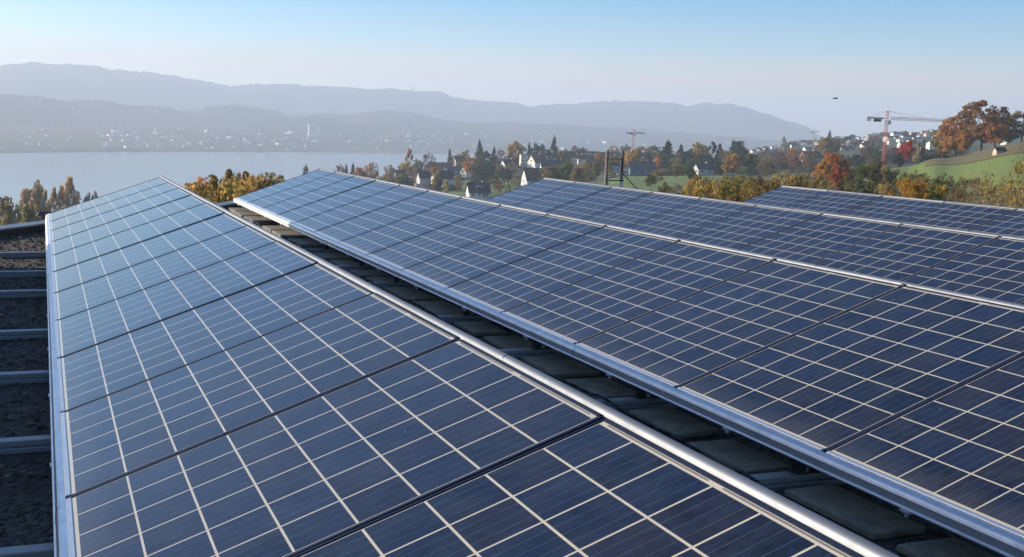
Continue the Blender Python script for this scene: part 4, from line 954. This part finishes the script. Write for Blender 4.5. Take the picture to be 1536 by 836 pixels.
# ------------------------------------------------------------------ cranes
def crane(px, top, base, jibpy, l_px, r_px, d, tip_py, mat, label, scale=1.):
    k = d/FPX; x, y = xy(px, d); zb = ground(x, y); zt = zat(px, top, d)-zb; zj = zat(px, jibpy, d)-zb; Lr = (r_px-px)*k; Ll = (px-l_px)*k; s = scale
    e0 = empty('tower_crane', label, 'crane', (x, y, zb), -azi(px), 'tower cranes')
    def lattice(b, A, B, w_, r_, n):
        A, B = Vector(A), Vector(B); dd = (B-A).normalized(); u = dd.orthogonal().normalized(); v = dd.cross(u)
        cs = [(u+v), (u-v), (-u-v), (-u+v)]
        for c in cs: b.tube(A+c*w_/2, B+c*w_/2, r_, n=5)
        for i in range(n):
            p, q = A.lerp(B, i/n), A.lerp(B, (i+1)/n)
            for j in range(4): b.tube(p+cs[j]*w_/2, q+cs[(j+1) % 4]*w_/2, r_*.6, n=4)
    b = MB(); lattice(b, (0, 0, 0), (0, 0, zj), .85*s, .085*s, 24); b.build('mast', M[mat], e0)
    b = MB(); lattice(b, (0, 0, zj+.2), (0, 0, zt), .75*s, .09*s, 4); b.build('tower_head', M[mat], e0)
    dz = -(tip_py-jibpy-.0302*(r_px-px))*k
    b = MB(); lattice(b, (1.2*s, 0, zj+.6), (Lr, 0, zj+.6+dz), .8*s, .075*s, 26); b.build('jib', M['crane_pale'] if s == 1 else M[mat], e0)
    b = MB(); b.box(-Ll, -1.0*s, -.7*s, -.2*s, zj+.3, zj+.8); b.box(-Ll, -1.0*s, .2*s, .7*s, zj+.3, zj+.8); b.build('counter_jib', M['steel_dark'], e0)
    b = MB(); b.box(-Ll-.5*s, -Ll+1.0*s, -.8*s, .8*s, zj-.7*s, zj+1.1*s); b.build('counterweight', M['block'], e0)
    b = MB(); b.box(-Ll+2.0*s, -Ll+5*s, -.8*s, .8*s, zj-.9*s, zj+.2*s); b.build('winch', M['steel_dark'], e0)
    b = MB(); b.box(.6*s, 1.7*s, -.6*s, .6*s, zj-1.9*s, zj-.3*s); b.build('cab', M['metal_grey'], e0)
    b = MB(); b.tube((0, 0, zt), (-Ll+1, 0, zj+.9), .07*s, n=4); b.tube((0, 0, zt), (Lr*.62, 0, zj+1.2+dz*.6), .07*s, n=4); b.tube((0, 0, zt), (Lr*.3, 0, zj+1.2+dz*.3), .05*s, n=4); b.build('tie_bars', M['crane_pale'], e0)
crane(1315, 167, 240, 180, 1291, 1396, 480, 184, 'crane', 'large tower crane with red mast rising before the village hill', 1.0)
crane(941, 194, 235, 200, 931, 957, 1150, 201, 'crane', 'small all-red tower crane above the village skyline', 1.35)
crane(1208, 194, 225, 198, 1203, 1216, 2300, 198, 'crane_pale', 'faint pale crane in the haze at the end of the ridge', 1.6)

# ------------------------------------------------------------------ twin pole transformer station
d = 122; x, y = xy(914, d); zb = ground(x, y); k = d/FPX
e0 = empty('twin_pole_station', 'pair of pale poles with crossbars, transformer box and a slanting stay behind the third row', 'utility pole', (x, y, zb), -azi(914))
hl, hr_ = zat(905, 225, d)-zb, zat(925, 225, d)-zb
for (px, ph, rr1) in ((904, hl, .15), (926, hr_, .15)):
    ox = (px-914)*k; b = MB(); b.tube((ox, 0, 0), (ox, 0, ph), .23, rr1*1.15, 10); b.build('pole', M['pole'], e0)
z1 = zat(914, 238, d)-zb
b = MB(); b.box(-.95, 1.1, -.24, -.17, z1-.05, z1+.03); b.build('crossbar', M['steel_dark'], e0)
b = MB(); b.box(-.75, .9, -.26, -.18, z1-.60, z1-.54); b.build('crossbar', M['steel_dark'], e0)
z2 = zat(918, 262, d)-zb
b = MB(); b.box(.0, .62, -.55, -.18, z2+.35, z2+1.0)
for q in range(5): b.box(.04+q*.12, .09+q*.12, -.58, -.55, z2+.38, z2+.95)
b.build('transformer_box', M['metal_grey'], e0)
b = MB()
for q in range(6): b.tube((.93, -.20, z1-.1-q*.22), (.93, -.20, z1-.24-q*.22), .16 if q % 2 else .11, n=8)
b.build('insulator_stack', M['steel_dark'], e0)
b = MB(); b.tube((.5, -.62, z2+.25), (.5, -.62, z2+.05), .12, .12, 10); b.build('lamp', M['block'], e0)
b = MB(); b.box(-.8, 1.2, -.5, -.2, z2-.62, z2-.50); b.box(-.8, 1.2, -.5, -.46, z2-.3, z2-.27); b.build('platform', M['steel_dark'], e0)
b = MB(); b.tube((.93, 0, z2+.3), (.93+1.9, 0, z2-1.6), .06, .06, 6); b.build('stay', M['steel_dark'], e0)
b = MB(); b.box(.72, 1.14, -.28, -.2, z2-1.6, z2-.65); b.build('cable_cover', M['metal_grey'], e0)
for (px, top, dd, lab) in ((754, 269, 560, 'thin grey lamp post on the lower lawn, left one'), (771, 271, 560, 'thin grey lamp post on the lower lawn, right one')):
    x, y = xy(px, dd); zb = ground(x, y); h = zat(px, top, dd)-zb
    e1 = empty('street_lamp', lab, 'lamp post', (x, y, zb), 0, 'lamp posts')
    b = MB(); b.tube((0, 0, 0), (0, 0, h), .16, .1); b.build('post', M['metal_grey'], e1); b = MB(); b.box(-.2, .9, -.15, .15, h, h+.15); b.build('lamp_head', M['metal_grey'], e1)

# ------------------------------------------------------------------ cars in the car park
def car_meshes():
    b = MB(); prof = [(-2.1, .35), (-2.15, .75), (-1.95, .95), (-1.0, 1.0), (1.1, .98), (2.0, .85), (2.15, .6), (2.1, .35)]
    n = len(prof); b.add([(x, -.85, z) for x, z in prof]+[(x, .85, z) for x, z in prof], [(i, (i+1) % n, n+(i+1) % n, n+i) for i in range(n)]+[tuple(reversed(range(n))), tuple(range(n, 2*n))])
    body = b
    g = MB(); pr = [(-1.75, .985), (-1.35, 1.42), (.35, 1.45), (1.1, .985)]
    g.add([(x, -.72, z) for x, z in pr]+[(x, .72, z) for x, z in pr], [(i, (i+1) % 4, 4+(i+1) % 4, 4+i) for i in range(4)]+[(3, 2, 1, 0), (4, 5, 6, 7)])
    wh = MB(); wh.tube((0, -.1, 0), (0, .1, 0), .33, n=14)
    return body, g, wh
BD, GL, WH = car_meshes(); mg = GL.mesh('windows', M['pane']); mwh = WH.mesh('wheel', M['tyre'])
for i, (px, dd, cn) in enumerate([(932, 693, 'blue'), (939, 685, 'blue'), (947, 697, 'silver'), (955, 691, 'white'), (963, 697, 'red'), (972, 685, 'silver'), (981, 697, 'white'), (990, 689, 'black')]):
    x, y = xy(px, dd); e0 = empty('parked_car', f"{cn} car parked before the village, {ORD[i]} from the left", 'car', (x, y, ground(x, y)+.5), -azi(px)+R(rng.uniform(-20, 20)), 'parked cars')
    link('body', BD.mesh('body', M['c_'+cn]), e0); link('windows', mg, e0)
    for sx in (-1.3, 1.3):
        for sy in (-.8, .8): link('wheel', mwh, e0, (sx, sy, .33))

# ------------------------------------------------------------------ bird
d = 60; x, y = xy(1236, d); z = zat(1236, 149, d)
e0 = empty('bird', 'dark bird gliding in the sky above the village hill', 'bird', (x, y, z), -azi(1236)+R(25))
b = MB()
ring = [(-.21, .008), (-.15, .03), (-.05, .045), (.06, .042), (.12, .03), (.17, .03), (.2, .018), (.235, .003)]
n = 8; V = [(xx, r*math.cos(2*math.pi*j/n), r*math.sin(2*math.pi*j/n)) for xx, r in ring for j in range(n)]
F = [(i*n+j, i*n+(j+1) % n, (i+1)*n+(j+1) % n, (i+1)*n+j) for i in range(len(ring)-1) for j in range(n)]
b.add(V, F)
for s in (-1, 1):
    b.add([(.09, s*.02, .02), (-.07, s*.02, .015), (.11, s*.22, .07), (-.05, s*.24, .06), (.02, s*.48, .02), (-.04, s*.46, .015), (.09, s*.02, .032), (-.07, s*.02, .02), (.11, s*.22, .08), (-.05, s*.24, .065), (.02, s*.48, .024)],
          [(0, 1, 3, 2), (2, 3, 5, 4), (6, 8, 9, 7), (8, 10, 5, 9), (0, 2, 8, 6), (2, 4, 10, 8)])
b.add([(-.18, -.02, 0), (-.18, .02, 0), (-.33, .06, 0), (-.33, -.06, 0), (-.18, 0, .015)], [(0, 1, 2, 3), (0, 3, 4), (1, 4, 2), (2, 4, 3)])
b.build('body', M['feather'], e0, True); e0.scale = (.62, .62, .62)
